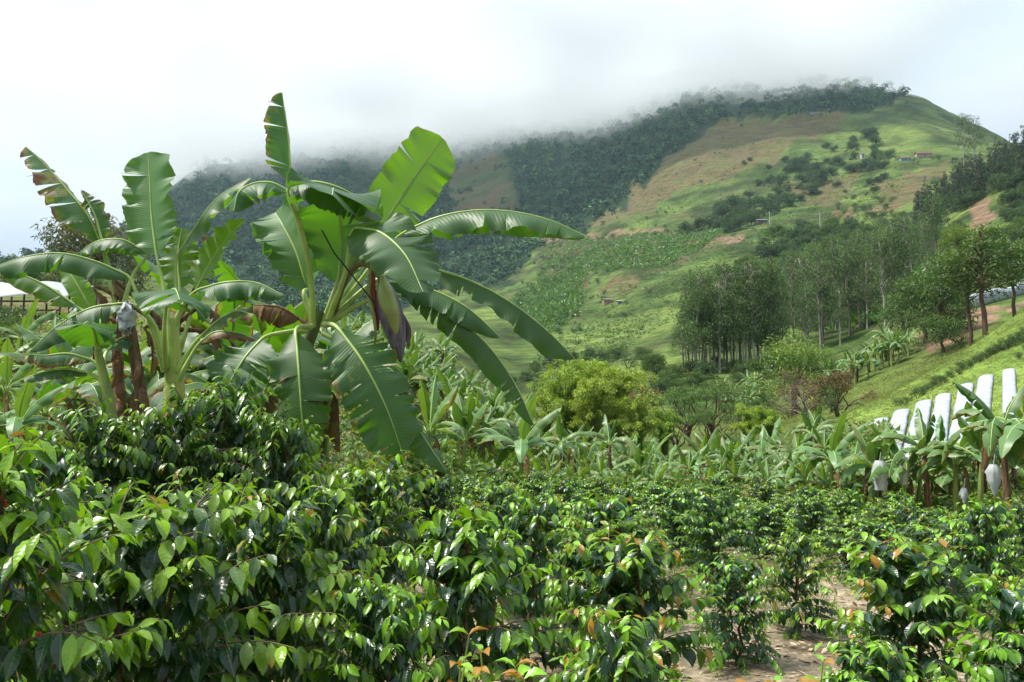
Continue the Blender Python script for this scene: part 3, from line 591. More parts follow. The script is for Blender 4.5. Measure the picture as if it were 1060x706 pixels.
T_BARE2 = tree_proto('bare_tree', 6, 'bare', 206, M_DEAD, M_BARK)
one_tree(T_BARE2, 868, 80, 5.0, 6, 'smaller leafless brown shrub right beside the pale-branched bare tree', 'tree', 1.2)
T_RED = tree_proto('russet_bush', 5, 'shrub', 207, M_RED, M_BARK)
one_tree(T_RED, 657, 92, 7.2, 5, 'russet brown bush rising behind the yellow green bamboo', 'bush', .7)
one_tree(P_ROUND[0], 958, 128, 13.5, 10, 'dense dark green lobed tree, leftmost of the clump above the white strip', wide=.85, py=330)
one_tree(P_ROUND[1], 974, 122, 15.5, 10, 'tallest green lobed tree of the clump above the white strip', wide=.6, py=330)
T_SL = [tree_proto('slender_tree', 16, 'euc', 211 + i, M_TREE, M_REDB, .75, .5) for i in range(3)]
one_tree(T_SL[0], 1021, 104, 14, 16, 'slender tree with a reddish trunk crossing the white covered strip', wide=2.3, py=340)
one_tree(T_SL[1], 1004, 108, 12.5, 16, 'slender tree with a thin trunk between the dense clump and the reddish one', wide=2.2, py=340)
one_tree(T_SL[2], 1052, 108, 11.0, 16, 'slender tree near the frame edge with a short reddish trunk', wide=2.3, py=330)
one_tree(P_ROUND[2], 935, 150, 8.5, 10, 'rounded yellowish green tree at the foot of the dense clump', py=330)
one_tree(P_ROUND[0], 975, 112, 7, 10, 'low leafy tree under the dense clump of lobed trees', py=340)
GB = 'yellow green bamboo thicket'
for i, (px, D, h, lb) in enumerate([(566, 84, 7.0, 'leftmost bamboo clump, low and yellow green'), (590, 80, 8.2, 'tall feathery bamboo clump, second from the left'), (613, 76, 8.4, 'feathery yellow green bamboo clump at the middle of the thicket'),
        (636, 78, 8.0, 'arching bamboo clump in front of the russet bush'), (660, 74, 6.4, 'low spreading bamboo clump right of the russet bush'), (688, 78, 5.6, 'rightmost small bamboo clump of the thicket'), (600, 92, 9.0, 'bamboo clump half hidden behind the tall feathery one')]):
    one_tree(P_BAMB[i % 3], px, D, h * (.72, .92, .8, .9, .78, .7, .9)[i], 9, lb, 'bamboo', .95, group=GB)
one_tree(P_BAMB[1], 775, 74, 3.6, 9, 'small rounded bright green bamboo clump before the bare tree', 'bamboo', 1.2, group='small bamboo clumps'); one_tree(P_BAMB[2], 797, 72, 3.2, 9, 'second small bright green bamboo clump, nearer the bare tree', 'bamboo', 1.2, group='small bamboo clumps')
for px, D, h, lb in [(712, 88, 6.2, 'flat-topped grey green tree right of the bamboo thicket'), (738, 92, 6.6, 'flat-topped tree with layered foliage at the middle of the hollow'), (757, 84, 4.6, 'low flat-topped tree behind the small bamboo clumps'), (700, 80, 4.2, 'low spreading tree touching the bamboo thicket'), (735, 78, 4.0, 'low spreading tree in front of the layered one')]:
    one_tree(P_FLAT[int(px) % 2], px, D, h, 7, lb, wide=1.05)
scat(P_ROUND + P_DARKT, None, 0, 120, .45, .85, 'round green bush in the hollow below the eucalyptus stand', 'bush', 'bushes in the hollow', 90, pts=[(700, 392), (715, 388), (730, 392), (742, 380), (690, 400), (680, 390), (672, 378), (665, 372), (640, 372), (625, 378), (610, 372), (590, 376), (570, 380), (555, 385), (705, 405), (722, 400), (760, 385), (770, 395), (782, 392), (545, 395), (530, 398), (560, 395), (580, 392)])
scat(P_SHRUB, [(545, 385), (600, 372), (700, 372), (712, 430), (560, 440)], 50, 122, .9, 1.9, 'leafy shrub in the hollow around the bamboo thicket', 'shrub', 'shrubs in the hollow', 66)
scat(P_SHRUB, [(700, 385), (790, 395), (800, 440), (700, 442)], 40, 123, .7, 1.4, 'leafy shrub in the hollow under the flat-topped trees', 'shrub', 'shrubs in the hollow right of the bamboo', 66)
scat(P_SHRUB, None, 0, 121, .6, 1.1, 'dark shrub along the lower edge of the grassy pasture', 'shrub', 'shrubs by the pasture edge', 66, pts=[(870, 395), (876, 388), (884, 380), (892, 374), (880, 398), (868, 408), (862, 400), (890, 384), (900, 370), (912, 362), (925, 357), (938, 352), (858, 412), (866, 418), (852, 420), (848, 428), (835, 432), (815, 434), (800, 436), (780, 436), (765, 436), (750, 438), (720, 440), (705, 440), (860, 428)])
# left hillside and far left trees
T_SP = tree_proto('sparse_tree', 6, 'round', 221, leaf_mat('olive_foliage', (.09, .12, .035), (.24, .24, .09), (.14, .2, .04), rough=.55, tmix=.25), M_PALE, 1.1)
one_tree(T_SP, 98, 86, 12.6, 6, 'airy olive green tree behind the banana leaves on the left', py=300, wide=.85)
scat(P_DARKT + P_ROUND, None, 0, 131, .22, .42, 'dark green tree on the low hill behind the white roof', 'tree', 'trees behind the white roof', 76, pts=[(5, 296), (20, 294), (35, 293), (50, 293), (66, 294), (82, 296), (-12, 300), (98, 300), (115, 303), (135, 306)])
scat(P_SHRUB, None, 0, 132, .6, 1.1, 'dense dark green bush beside the white-roofed shelter', 'bush', 'bushes by the white roof', 30, pts=[(5, 345), (-5, 360), (14, 352), (2, 375), (22, 362), (8, 335)])
# ------------------------------------------------------------------ banana plants
def spline(P, n):
    P = np.asarray(P, float); k = len(P)
    if k == 2: return P[0] + (P[1] - P[0]) * np.linspace(0, 1, n)[:, None]
    d = np.concatenate([[0], np.cumsum(np.linalg.norm(np.diff(P, axis=0), axis=1))]); x = np.linspace(0, d[-1], n)
    m = np.gradient(P, d, axis=0); i = np.clip(np.searchsorted(d, x) - 1, 0, k - 2); h = (d[i + 1] - d[i])[:, None]; t = ((x - d[i]) / h[:, 0])[:, None]
    return P[i] * (1 + 2 * t) * (1 - t)**2 + m[i] * h * t * (1 - t)**2 + P[i + 1] * t * t * (3 - 2 * t) + m[i + 1] * h * t * t * (t - 1)
def lamina(mb, C, hw, up, fold=(30, 30), tears=(3, 3), gap=.5, wav=.05, blunt=False, dry=0., seed=0, nseg=44, nc=6, age=0., cut=(1, 1), curl=0.):
    """blade round the midrib C (n,3); fold: degrees each half hangs below the midrib plane; tears per half"""
    g = np.random.default_rng(seed); Cn = spline(C, nseg + 1); t = norm(np.gradient(Cn, axis=0)); up = np.broadcast_to(np.asarray(up, float), t.shape)
    s = norm(np.cross(t, up)); nn = norm(np.cross(s, t)); q = np.linspace(0, 1, nseg + 1)
    if blunt: wd = np.clip(np.minimum((q * 5 + .12) ** .6, (1 - q) * 7 + .15), 0, 1) * (.86 + .14 * np.sin(q * 3.1))
    else: wd = np.minimum(1, (q * 4.5 + .1) ** .7) * np.clip((1 - q) * 2.6 + .03, 0, 1) ** .55
    seglen = np.linalg.norm(np.diff(Cn, axis=0), axis=1).mean(); rr = np.linspace(0, 1, nc + 1)
    for si, sg in enumerate((1, -1)):
        kk_ = np.arange(nseg + 1); E1 = np.interp(kk_ * g.uniform(.45, .6), np.arange(64), g.normal(scale=.30, size=64)) + g.normal(scale=.07, size=nseg + 1)
        nt_ = tears[si]; tp = sorted(set([0, nseg] + [int(v) for v in g.uniform(.06, .96, nt_) * nseg])); tp = [a for i, a in enumerate(tp) if i == 0 or a - tp[i - 1] >= 1]
        for a, b in zip(tp[:-1], tp[1:]):
            idx = np.arange(a, b + 1); m = len(idx); f0 = math.radians(fold[si]) + (g.normal() * .16 if nt_ else 0); ln = cut[si] * (g.uniform(.82, 1.03) if nt_ > 4 else 1)
            W_ = hw * wd[idx] * ln; dw = W_[:, None] / nc
            ph = g.uniform(0, 6.28); P = Cn[idx]; rows_ = [P]; ang0 = f0 * .55; loc = np.linspace(0, 1, m) if m > 1 else np.zeros(m)
            gp_ = gap * (.5 - loc) * seglen * (1.3 if nt_ else 0)
            for j in range(1, nc + 1):
                an = ang0 + (f0 * .75 + curl) * (j / nc) + wav * 3 * np.sin(idx * .55 + ph) * (j / nc) + E1[idx] * (j / nc) ** 2
                P = P + (s[idx] * sg * np.cos(an)[:, None] - nn[idx] * np.sin(an)[:, None]) * dw + t[idx] * dw * .16
                rows_.append(P + t[idx] * (gp_ * (j / nc) ** 1.5)[:, None])
            V = np.stack(rows_, 1)
            dr = np.clip(dry * (.35 + .9 * rr[None] ** 3 + .5 * (q[idx][:, None] ** 4)) + .22 * rr[None] ** 12 + (.25 if g.random() < dry * .4 else 0), 0, 1) + 0 * q[idx][:, None]
            T = np.stack([np.full(dr.shape, age), np.full(dr.shape, .5 + g.uniform(-.2, .2)), dr], -1)
            U = np.stack([np.repeat(q[idx][:, None], nc + 1, 1), np.repeat((.5 + sg * rr * .5)[None], m, 0), 0 * dr], -1)
            i = np.arange(m - 1)[:, None] * (nc + 1); j = np.arange(nc)[None]; F = np.stack([i + j, i + nc + 1 + j, i + nc + 2 + j, i + j + 1], -1).reshape(-1, 4)
            if sg < 0: F = F[:, ::-1]
            if m > 1: mb.add(V.reshape(-1, 3), F, T.reshape(-1, 3), U.reshape(-1, 3))
    return Cn, nn
class Plant:
    def __init__(s, name, base, label, cat='banana plant', group=None, D=None, scale=None):
        s.root = empty(name, base); s.b = np.asarray(base, float); s.D = D; tag(s.root, label, cat, group); s.k = 0
    def pt(s, p):
        x, y, dz = p; return at(x, y, s.D + dz)
    def stem(s, pts, r, m=None, name='pseudostem', n=12):
        mb = MB(); P = np.array([s.pt(p) for p in pts]); P = spline(P, 14); r_ = np.interp(np.linspace(0, 1, 14), np.linspace(0, 1, len(r)), r); mb.tube(P, r_, n)
        o = mb.build(name, m or M_STEM, s.root, loc=s.b); return o
    def leaf(s, pet, lam, hw, up, m=None, rib=None, label=None, name='leaf', rr=.022, **kw):
        kw['tears'] = tuple(v + (3 if m is None and v else 1) for v in kw.get('tears', (2, 2))); kw.setdefault('gap', .4); s.k += 1; L_ = [s.pt(p) for p in lam]; mb = MB(); kw.setdefault('seed', s.k * 7 + int(abs(lam[0][0])))
        Cn, nn = lamina(mb, L_, hw, up, **kw); o = mb.build(name, m or M_BAN, s.root, loc=s.b)
        if label: o['label'] = label
        r = MB(); pp = [s.pt(p) for p in pet]; Q = spline(np.array(pp + [Cn[0], Cn[6]]), 16)[:-1] if pp else Cn[:1]
        Q = np.vstack([Q, Cn[6:]]) if pp else Cn; k = len(Q); rad = np.interp(np.linspace(0, 1, k), [0, .25 if pp else 0, 1], [rr * 1.9 if pp else rr, rr * .85, rr * .2])
        r.tube(Q, rad, 7); r.build('midrib', rib or M_RIB, o, loc=s.b)
        return o
# --- the large plant at the centre
gA = gp(288, 11.8, 560)
A = Plant('banana_plant', gA, 'large banana plant with arching torn leaves and a hanging purple flower bud', D=11.5)
A.stem([(332, 322, 0), (322, 345, 0), (306, 390, .1), (290, 470, .2), (284, 590, .3)], [.075, .11, .13, .15, .18], m=plain('large_stem', (.12, .17, .05), (.05, .06, .025), 4, .5, .5, .2, (2.5, 2.5, .35)))
up3 = np.array
A.leaf([(324, 338, 0), (310, 285, .2), (303, 220, .3)], [(301, 192, .3), (299, 150, .35), (292, 96, .42)], .36, (.62, -.75, .1), fold=(64, 4), tears=(0, 5), gap=.8, dry=.3, blunt=False, cut=(.6, 1.), label='upright folded leaf with a torn brown edge', seed=3)
A.leaf([(325, 338, 0), (322, 290, -.2), (312, 235, -.4), (301, 203, -.5)], [(296, 196, -.5), (280, 189, -.55), (262, 190, -.6), (248, 198, -.7), (242, 218, -.8)], .34, (0, -.25, 1), fold=(48, 42), tears=(1, 2), dry=.2)
A.leaf([(333, 338, 0), (343, 310, -.05)], [(349, 292, -.1), (353, 250, -.1), (350, 214, -.3), (346, 198, -.7), (345, 195, -1.1), (344, 202, -1.5)], .58, (0, .7, .7), fold=(10, 14), tears=(1, 1), blunt=True, wav=.03, seed=9)
A.leaf([(324, 338, -.1), (322, 290, -.4), (308, 230, -.7)], [(300, 192, -.8), (322, 188, -.85), (350, 194, -.85), (374, 207, -.8), (396, 226, -.7)], .42, (-.1, -.35, 1), fold=(38, 50), tears=(1, 1), wav=.05, seed=12)
A.leaf([(324, 338, 0), (316, 300, .0)], [(318, 300, .05), (308, 265, .1), (292, 232, .3), (285, 220, .5)], .42, (-.2, 1, .2), fold=(20, 20), tears=(1, 0), blunt=True, seed=14)
A.leaf([(338, 334, .2), (365, 292, .3), (382, 262, .4)], [(390, 243, .5), (412, 208, .6), (438, 170, .7), (458, 143, .8)], .44, (-.35, .9, .25), fold=(7, 4), tears=(0, 1), blunt=True, wav=.03, age=.35, label='broad upright leaf glowing bright green', seed=21)
A.leaf([(340, 332, .2), (372, 292, .2), (402, 254, .1)], [(418, 241, .0), (450, 226, -.1), (490, 218, -.2), (530, 219, -.3), (570, 228, -.4), (606, 244, -.5)], .36, (0, .05, 1), fold=(60, 56), tears=(1, 3), wav=.09, age=.1, seed=23)
A.leaf([(340, 330, -.2), (358, 280, -.6)], [(368, 236, -.9), (392, 240, -1.2), (418, 262, -1.5), (438, 302, -1.8)], .46, (.3, -.75, .65), fold=(16, 16), tears=(0, 1), wav=.05, seed=25)
A.leaf([(345, 328, 0), (390, 290, 0), (425, 276, 0)], [(440, 276, 0), (480, 288, -.1), (530, 314, -.2), (566, 342, -.2), (595, 371, -.2)], .30, (.35, -.45, .9), fold=(42, 48), tears=(2, 4), wav=.06, blunt=True, seed=27)
A.leaf([(345, 330, -.1), (380, 300, -.2)], [(404, 292, -.2), (440, 298, -.3), (480, 316, -.4), (517, 348, -.4)], .27, (.2, -.3, 1), fold=(50, 55), tears=(1, 5), seed=29)
A.leaf([(342, 334, -.1), (370, 316, -.2), (400, 306, -.3)], [(420, 306, -.3), (460, 322, -.4), (500, 352, -.4), (530, 392, -.4), (553, 440, -.4)], .27, (.6, -.6, .75), fold=(60, 40), tears=(6, 4), gap=.7, seed=31)
A.leaf([(336, 336, -.4)], [(350, 340, -.9), (374, 372, -1.15), (398, 418, -1.2), (417, 470, -1.1)], .45, (.35, -1, .25), fold=(10, 14), tears=(5, 5), gap=.9, wav=.04, blunt=True, dry=.12, label='broad hanging leaf split into strips', seed=33)
A.leaf([(322, 338, -.3)], [(306, 343, -.8), (309, 380, -1.1), (312, 425, -1.2), (317, 478, -1.1)], .37, (.1, -1, .2), fold=(14, 16), tears=(3, 3), gap=.5, dry=.12, label='hanging leaf in front with a pale straight midrib', seed=35)
A.leaf([(318, 342, -.2), (296, 344, -.4)], [(272, 350, -.6), (255, 368, -.8), (241, 390, -.9), (229, 412, -.9)], .45, (-.45, -1, .35), fold=(12, 16), tears=(3, 4), gap=.5, dry=.12, seed=37)
A.leaf([(335, 345, -.2), (370, 365, -.5)], [(398, 392, -.7), (420, 425, -.8), (440, 455, -.8), (462, 488, -.8)], .24, (.6, -.8, .4), fold=(38, 38), tears=(3, 3), seed=39)
A.leaf([(322, 345, .2)], [(300, 360, .3), (282, 385, .3), (270, 420, .3), (268, 455, .3)], .25, (-.5, -.8, .3), fold=(60, 60), tears=(4, 4), seed=41, dry=.4)
A.leaf([(326, 345, .2)], [(310, 330, .3), (290, 318, .3), (262, 316, .3)], .30, (0, -.1, 1), fold=(85, 85), tears=(8, 8), m=M_DEAD, rib=M_DST, name='dead_leaf', gap=1.2, seed=43)
A.leaf([(310, 390, .1)], [(292, 395, -.1), (276, 415, -.2), (268, 450, -.2), (266, 490, -.2)], .2, (-.3, -1, .2), fold=(60, 60), tears=(6, 6), m=M_DEAD, rib=M_DST, name='dead_leaf', gap=1.0, seed=45)
M_PED = plain('flower_stalk', (.22, .20, .07), (.13, .09, .04), 6, .5, .4)
mb = MB(); mb.tube(spline([A.pt(p) for p in [(344, 325, -.1), (352, 300, -.3), (362, 281, -.45), (374, 272, -.55), (386, 276, -.6), (396, 290, -.6)]], 18), np.linspace(.06, .045, 18), 10)
bud_root = mb.build('flower_stalk', M_PED, A.root, loc=A.b)
M_BUD = plain('bud_purple', (.17, .15, .19), (.07, .04, .07), 4, .35, .5, .1, (6, 6, 1)); M_BUDG = plain('bud_green', (.30, .36, .10), (.22, .18, .08), 3, .4, .5); M_BRED = plain('bract_red', (.32, .05, .03), (.20, .03, .03), 4, .5, .4); M_BPUR = plain('bract_purple', (.07, .04, .06), (.12, .10, .12), 4, .5, .5)
mb = MB(); q = np.linspace(0, 1, 22); P = spline([A.pt(p) for p in [(395, 288, -.6), (401, 312, -.6), (409, 342, -.6), (415, 375, -.6)]], 22)
mb.tube(P, .145 * np.sin(np.pi * np.clip(q, .03, .99) ** .8) ** .75 + .008, 18); mb.build('flower_bud', M_BUD, bud_root, loc=A.b)
mb = MB(); P = spline([A.pt(p) for p in [(396, 287, -.67), (399, 305, -.70), (407, 328, -.72), (411, 352, -.68)]], 18); q = np.linspace(0, 1, 18)
mb.tube(P, .105 * np.sin(np.pi * np.clip(q, .04, .99) ** .75) ** .9 + .003, 14); mb.build('green_bract', M_BUDG, bud_root, loc=A.b)
def bract(pts, hw, up, m, fold, nm):
    mb = MB(); lamina(mb, [A.pt(p) for p in pts], hw, up, fold=(fold, fold), tears=(0, 0), nseg=16, nc=4, wav=.0)
    o = mb.build(nm, m, bud_root, loc=A.b); sm = o.modifiers.new('thick', 'SOLIDIFY'); sm.thickness = .008; return o
bract([(385, 276, -.62), (384, 298, -.64), (389, 325, -.62), (391, 342, -.6)], .055, (-.7, -.7, 0), M_BRED, 60, 'red_bract')
bract([(383, 278, -.66), (380, 305, -.66), (386, 330, -.66), (389, 350, -.64)], .045, (-.8, -.6, 0), M_BUDG, 60, 'dry_bract')
bract([(407, 312, -.5), (417, 325, -.45), (425, 342, -.45), (423, 360, -.45)], .075, (.7, -.4, .2), M_BPUR, 50, 'purple_bract')
bract([(412, 330, -.44), (422, 345, -.42), (424, 358, -.42)], .05, (.5, .6, .0), M_BRED, 30, 'red_bract')
mb = MB(); mb.tube(spline([A.pt(p) for p in [(389, 345, -.6), (388, 358, -.6), (390, 368, -.58)]], 6), [.014, .01, .012, .008, .012, .004], 5); mb.build('withered_tip', M_DST, bud_root, loc=A.b)
mb = MB(); mb.tube([A.pt(p) for p in [(333, 238, -.6), (346, 262, -.62), (388, 314, -.75)]], .009, 6); tag(mb.build('cord', plain('dark_cord', (.02, .022, .035), None, 20, .6)), 'taut dark cord tied across the petioles of the large banana plant', 'cord')
# --- left plant with yellow green stem
gB = gp(176, 12.6, 560)
B = Plant('banana_plant', gB, 'banana plant with a bright yellow green stem and one upright paddle leaf', D=12.5)
B.stem([(176, 330, 0), (178, 360, 0), (181, 400, 0), (180, 440, 0), (178, 590, 0)], [.10, .135, .15, .16, .19], m=plain('yellow_stem', (.50, .52, .12), (.30, .36, .08), 3, .45, .5, .1, (4, 4, .3)))
B.leaf([(178, 395, -.1), (174, 330, -.1), (167, 285, 0)], [(162, 264, 0), (157, 225, .1), (155, 190, .2), (153, 158, .3)], .41, (0, 1, .15), fold=(5, 4), tears=(1, 0), gap=.3, blunt=True, wav=.02, label='upright paddle-shaped leaf lit through from behind', seed=51)
B.leaf([(180, 380, 0), (184, 320, .1), (182, 288, .2)], [(183, 266, .2), (200, 238, .2), (226, 204, .2), (259, 184, .2)], .26, (-.6, -.5, .8), fold=(30, 35), tears=(1, 1), wav=.08, age=.25, seed=53)
B.leaf([(184, 370, .2), (196, 330, .3)], [(203, 300, .3), (220, 268, .3), (238, 243, .3), (253, 228, .3)], .32, (-.4, -.9, .4), fold=(-14, -10), tears=(0, 0), wav=.03, age=.9, label='young upright yellow green leaf', seed=55)
B.leaf([(180, 350, .4)], [(186, 298, .5), (184, 265, .6), (188, 236, .7)], .30, (0, -1, .3), fold=(12, 12), tears=(1, 1), age=.4, seed=57)
B.leaf([(170, 385, -.1), (153, 328, -.2), (141, 303, -.3)], [(133, 286, -.3), (100, 271, -.4), (60, 262, -.5), (25, 266, -.6), (-8, 277, -.6)], .30, (0, -.05, 1), fold=(58, 58), tears=(0, 1), wav=.06, blunt=True, seed=59)
B.leaf([(170, 370, -.2), (157, 332, -.3), (143, 318, -.4)], [(132, 314, -.5), (97, 318, -.6), (60, 337, -.7), (31, 363, -.8)], .28, (-.2, -.25, 1), fold=(52, 52), tears=(0, 1), wav=.06, seed=61)
B.leaf([(172, 380, -.2), (170, 350, -.5)], [(172, 318, -.7), (176, 303, -1.0), (181, 299, -1.4), (186, 310, -1.9)], .50, (0, -.1, 1), fold=(26, 30), tears=(1, 1), blunt=True, wav=.07, seed=63)
B.leaf([(178, 345, 0), (190, 315, -.1)], [(205, 300, -.2), (235, 292, -.3), (262, 292, -.3), (293, 305, -.4)], .30, (0, -.1, 1), fold=(55, 60), tears=(1, 2), wav=.06, seed=65)
B.leaf([(182, 385, -.1), (190, 372, -.1), (204, 352, -.1)], [(210, 346, -.1), (228, 330, -.2), (246, 322, -.3), (262, 326, -.4)], .25, (-.2, -.6, .8), fold=(20, 25), tears=(2, 4), dry=.6, seed=67)
B.leaf([(184, 395, -.2), (196, 372, -.2)], [(206, 356, -.2), (222, 344, -.3), (244, 344, -.3), (270, 354, -.3)], .13, (0, -.1, 1), fold=(50, 60), tears=(3, 6), dry=.8, seed=69)
B.leaf([(176, 360, .5)], [(200, 300, .8), (214, 268, .8), (211, 248, .8), (206, 238, .8)], .16, (0, -1, .3), fold=(60, 70), tears=(4, 4), m=M_DEAD, rib=M_DST, name='dead_leaf', seed=71)
B.leaf([(182, 430, .0)], [(190, 415, -.1), (196, 430, -.15), (200, 450, -.15)], .12, (0, -1, .3), fold=(60, 60), tears=(3, 3), m=M_DEAD, rib=M_DST, name='dead_leaf', seed=73)
for q_, (x, y, w_) in enumerate([(118, 292, .14), (150, 340, .12), (216, 318, .15), (238, 352, .14), (98, 300, .12)]):
    B.leaf([(176, 340, .3)], [(x, y, .25), (x + 5, y + 8, .2), (x + 8, y + 28, .2), (x + 6, y + 52, .2)], w_, (.2, -1, .2), fold=(60, 60), tears=(5, 5), m=M_DEAD, rib=M_DST, name='dead_leaf', gap=1., seed=150 + q_)
# --- plant with two dry brown stems
gC = gp(138, 12.4, 560)
C_ = Plant('banana_plant', gC, 'banana plant with two dry brown stems and a tall torn leaf with a scorched tip', D=12.3)
C_.stem([(121, 318, .3), (121, 360, .3), (124, 410, .3), (128, 470, .3), (130, 590, .3)], [.06, .075, .085, .095, .11], m=M_DST, name='dry_stem')
C_.stem([(134, 336, -.2), (140, 370, -.2), (147, 415, -.2), (156, 470, -.2), (160, 590, -.2)], [.075, .08, .085, .09, .10], m=plain('brown_stem', (.20, .12, .065), (.08, .05, .03), 6, .8, .3, .6, (3, 3, .4)), name='dry_stem')
for i, (x, y) in enumerate([(119, 350), (123, 362), (118, 378), (125, 395), (121, 412), (127, 428), (140, 372), (146, 400)]):
    C_.leaf([], [(x, y, .05 if x < 133 else -.3), (x + 1, y + 12, -.10 if x < 133 else -.42), (x + (4 if i % 2 else -5), y + 26, .0 if x < 133 else -.4)], .065, (.3 if i % 2 else -.3, -1, .2), fold=(35, 35), tears=(2, 2), m=M_DEAD, rib=M_DST, name='dry_sheath', nseg=12, rr=.006, seed=80 + i)
C_.leaf([(125, 335, .5), (113, 290, .6)], [(105, 254, .6), (93, 226, .6), (70, 197, .65), (46, 170, .7), (27, 152, .7)], .42, (.75, -.7, .2), fold=(40, 4), tears=(2, 8), gap=.8, dry=.42, cut=(.3, 1), label='tall torn leaf with a scorched brown tip', seed=91)
C_.leaf([(124, 335, .5)], [(106, 250, .5), (97, 220, .5), (84, 197, .5)], .24, (-.2, -.9, .3), fold=(48, 62), tears=(3, 8), dry=.5, gap=1., seed=93)
C_.leaf([(124, 330, .3), (140, 280, .4)], [(152, 262, .45), (126, 248, .4), (100, 250, .4), (76, 266, .4)], .24, (0, -.2, 1), fold=(45, 45), tears=(1, 3), seed=95)
C_.leaf([(120, 350, .7)], [(95, 322, .8), (80, 295, .8), (65, 271, .9)], .17, (.2, -1, .5), fold=(8, 8), tears=(0, 0), age=.9, label='narrow yellow green leaf pointing up to the left', seed=97)
C_.leaf([(110, 345, .9)], [(78, 316, 1), (45, 294, 1), (20, 283, 1), (-8, 272, 1)], .24, (.1, -.5, .9), fold=(35, 35), tears=(1, 1), age=.6, dry=.25, seed=99)
C_.leaf([(126, 340, .2)], [(112, 330, .1), (100, 345, -.1), (96, 372, -.1)], .2, (0, -.9, .3), fold=(60, 60), tears=(5, 5), m=M_DEAD, rib=M_DST, name='dead_leaf', seed=101)
mb = MB(); g = np.random.default_rng(3); P = spline([C_.pt(p) for p in [(131, 314, -.5), (131, 330, -.5), (130, 345, -.5)]], 10); mb.tube(P, np.array([.03, .12, .17, .19, .19, .18, .17, .15, .12, .05]) * .52, 14)
V = np.vstack(mb.V); V += g.normal(scale=.026, size=V.shape) * [1, 1, .8]; mb.V = [V]
M_BAG = leaf_mat('plastic_bag', (.70, .73, .75), (.70, .73, .75), (.6, .66, .7), rough=.35, spec=.5, tmix=.35, vary=0, objvar=0, dry=(.5, .55, .58))
tag(mb.build('bunch_bag', M_BAG), 'crumpled whitish plastic bag over the bunch on top of the dry brown stem', 'plastic bag')
# --- small plant leaning left
gF = gp(112, 11.6, 560)
F_ = Plant('banana_plant', gF, 'slender leaning banana plant with brown-edged leaves left of the dry stems', D=11.6)
F_.stem([(101, 362, 0), (105, 380, 0), (112, 410, 0), (118, 450, 0), (122, 590, 0)], [.05, .07, .08, .09, .11])
F_.leaf([(103, 368, 0)], [(100, 358, 0), (98, 345, -.2), (92, 334, -.5), (86, 336, -.9)], .36, (0, .3, 1), fold=(20, 20), tears=(1, 1), blunt=True, seed=111)
F_.leaf([(112, 400, 0), (104, 382, 0)], [(95, 373, 0), (70, 366, -.1), (45, 368, -.2), (22, 366, -.3)], .2, (0, -.1, 1), fold=(48, 55), tears=(2, 5), dry=.5, seed=113)
F_.leaf([(114, 415, 0), (106, 396, 0)], [(92, 386, 0), (66, 382, -.1), (42, 386, -.2), (20, 394, -.3)], .15, (0, -.1, 1), fold=(50, 55), tears=(1, 2), dry=.25, seed=115)
F_.leaf([(106, 380, 0)], [(112, 362, .2), (125, 350, .4), (140, 350, .6)], .2, (0, -.5, 1), fold=(30, 30), tears=(1, 1), seed=117)
# --- plants behind, made from a few patterns
def banana_proto(seed, H=2.3, n=10, Lf=1.9, m=M_BANF, age=.3, nseg=16, dead=1, spread=1.0):
    g = np.random.default_rng(seed); root = empty('banana_plant'); mb = MB(); lean = g.normal(scale=.12, size=2)
    top = np.array([lean[0], lean[1], H]); mb.tube(spline([(0, 0, -.3), (lean[0] * .3, lean[1] * .3, H * .5), top], 8), np.interp(np.linspace(0, 1, 8), [0, 1], [.13, .07]), 8)
    st_ = mb.build('pseudostem', M_STEM if g.random() < .5 else M_DST, root)
    for i in range(n + dead):
        a = i * 2.4 + g.uniform(-.3, .3); ds = i >= n; el = R(g.uniform(35, 82)) if not ds else R(g.uniform(-25, 5)); Ll = Lf * (g.uniform(.7, 1.1) if not ds else .6); hz = np.array([math.cos(a), math.sin(a), 0])
        P = [top + [0, 0, -.1]]; e = el; d0 = Ll / 5
        for k in range(6):
            P.append(P[-1] + (hz * math.cos(e) * spread + np.array([0, 0, math.sin(e)])) * d0); e -= (R(g.uniform(14, 30)) if el < R(70) else R(g.uniform(3, 14))) 
            if ds: e = max(e - R(20), R(-84))
        P = np.array(P); lm = MB(); u = np.array([0, 0, 1.]) - hz * .6 if el > 1 else np.array([0, 0, 1.])
        f = g.uniform(15, 55) if not ds else 65
        lamina(lm, P[1:], Lf * g.uniform(.13, .18), u, fold=(f, f), tears=(g.integers(0, 5), g.integers(0, 5)) if not ds else (6, 6), gap=.7, wav=.05, dry=.9 if ds and 0 else g.choice([0, 0, .2, .4]), age=float(np.clip(age + g.normal() * .25, 0, 1)), seed=seed * 31 + i, nseg=nseg, nc=4)
        o = lm.build('dead_leaf' if ds else 'leaf', M_DEAD if ds else m, root)
        r = MB(); r.tube(spline(P, 9), np.linspace(.03, .006, 9), 5, cap=False); r.build('midrib', M_DST if ds else M_RIB, o)
    return freeze(root)
BP = [banana_proto(300 + i, H=h_, age=a) for i, (h_, a) in enumerate([(2.4, .25), (2.0, .5), (2.8, .2), (1.6, .6), (2.2, .35)])]
BPD = [banana_proto(320 + i, H=2.6, m=M_BAN, Lf=2.3, age=.1, nseg=26, dead=4) for i in range(2)]
def bplace(p, px, D, s, label, group=None, py=450, rz=None):
    q = gp(px, D, py); return place(p, q, px * 1.3 if rz is None else rz, s, label, 'banana plant', group)
bplace(BPD[0], 238, 15.5, .95, 'dark leafy banana plant between the yellow green stem and the large plant', py=500)
bplace(BPD[1], 212, 17.5, .95, 'banana plant with pale torn leaves behind the upright yellow green leaf', py=480)
bplace(BPD[1], 228, 14.2, .72, 'low banana plant with crowded leaves right behind the yellow green stem', py=520, rz=5)
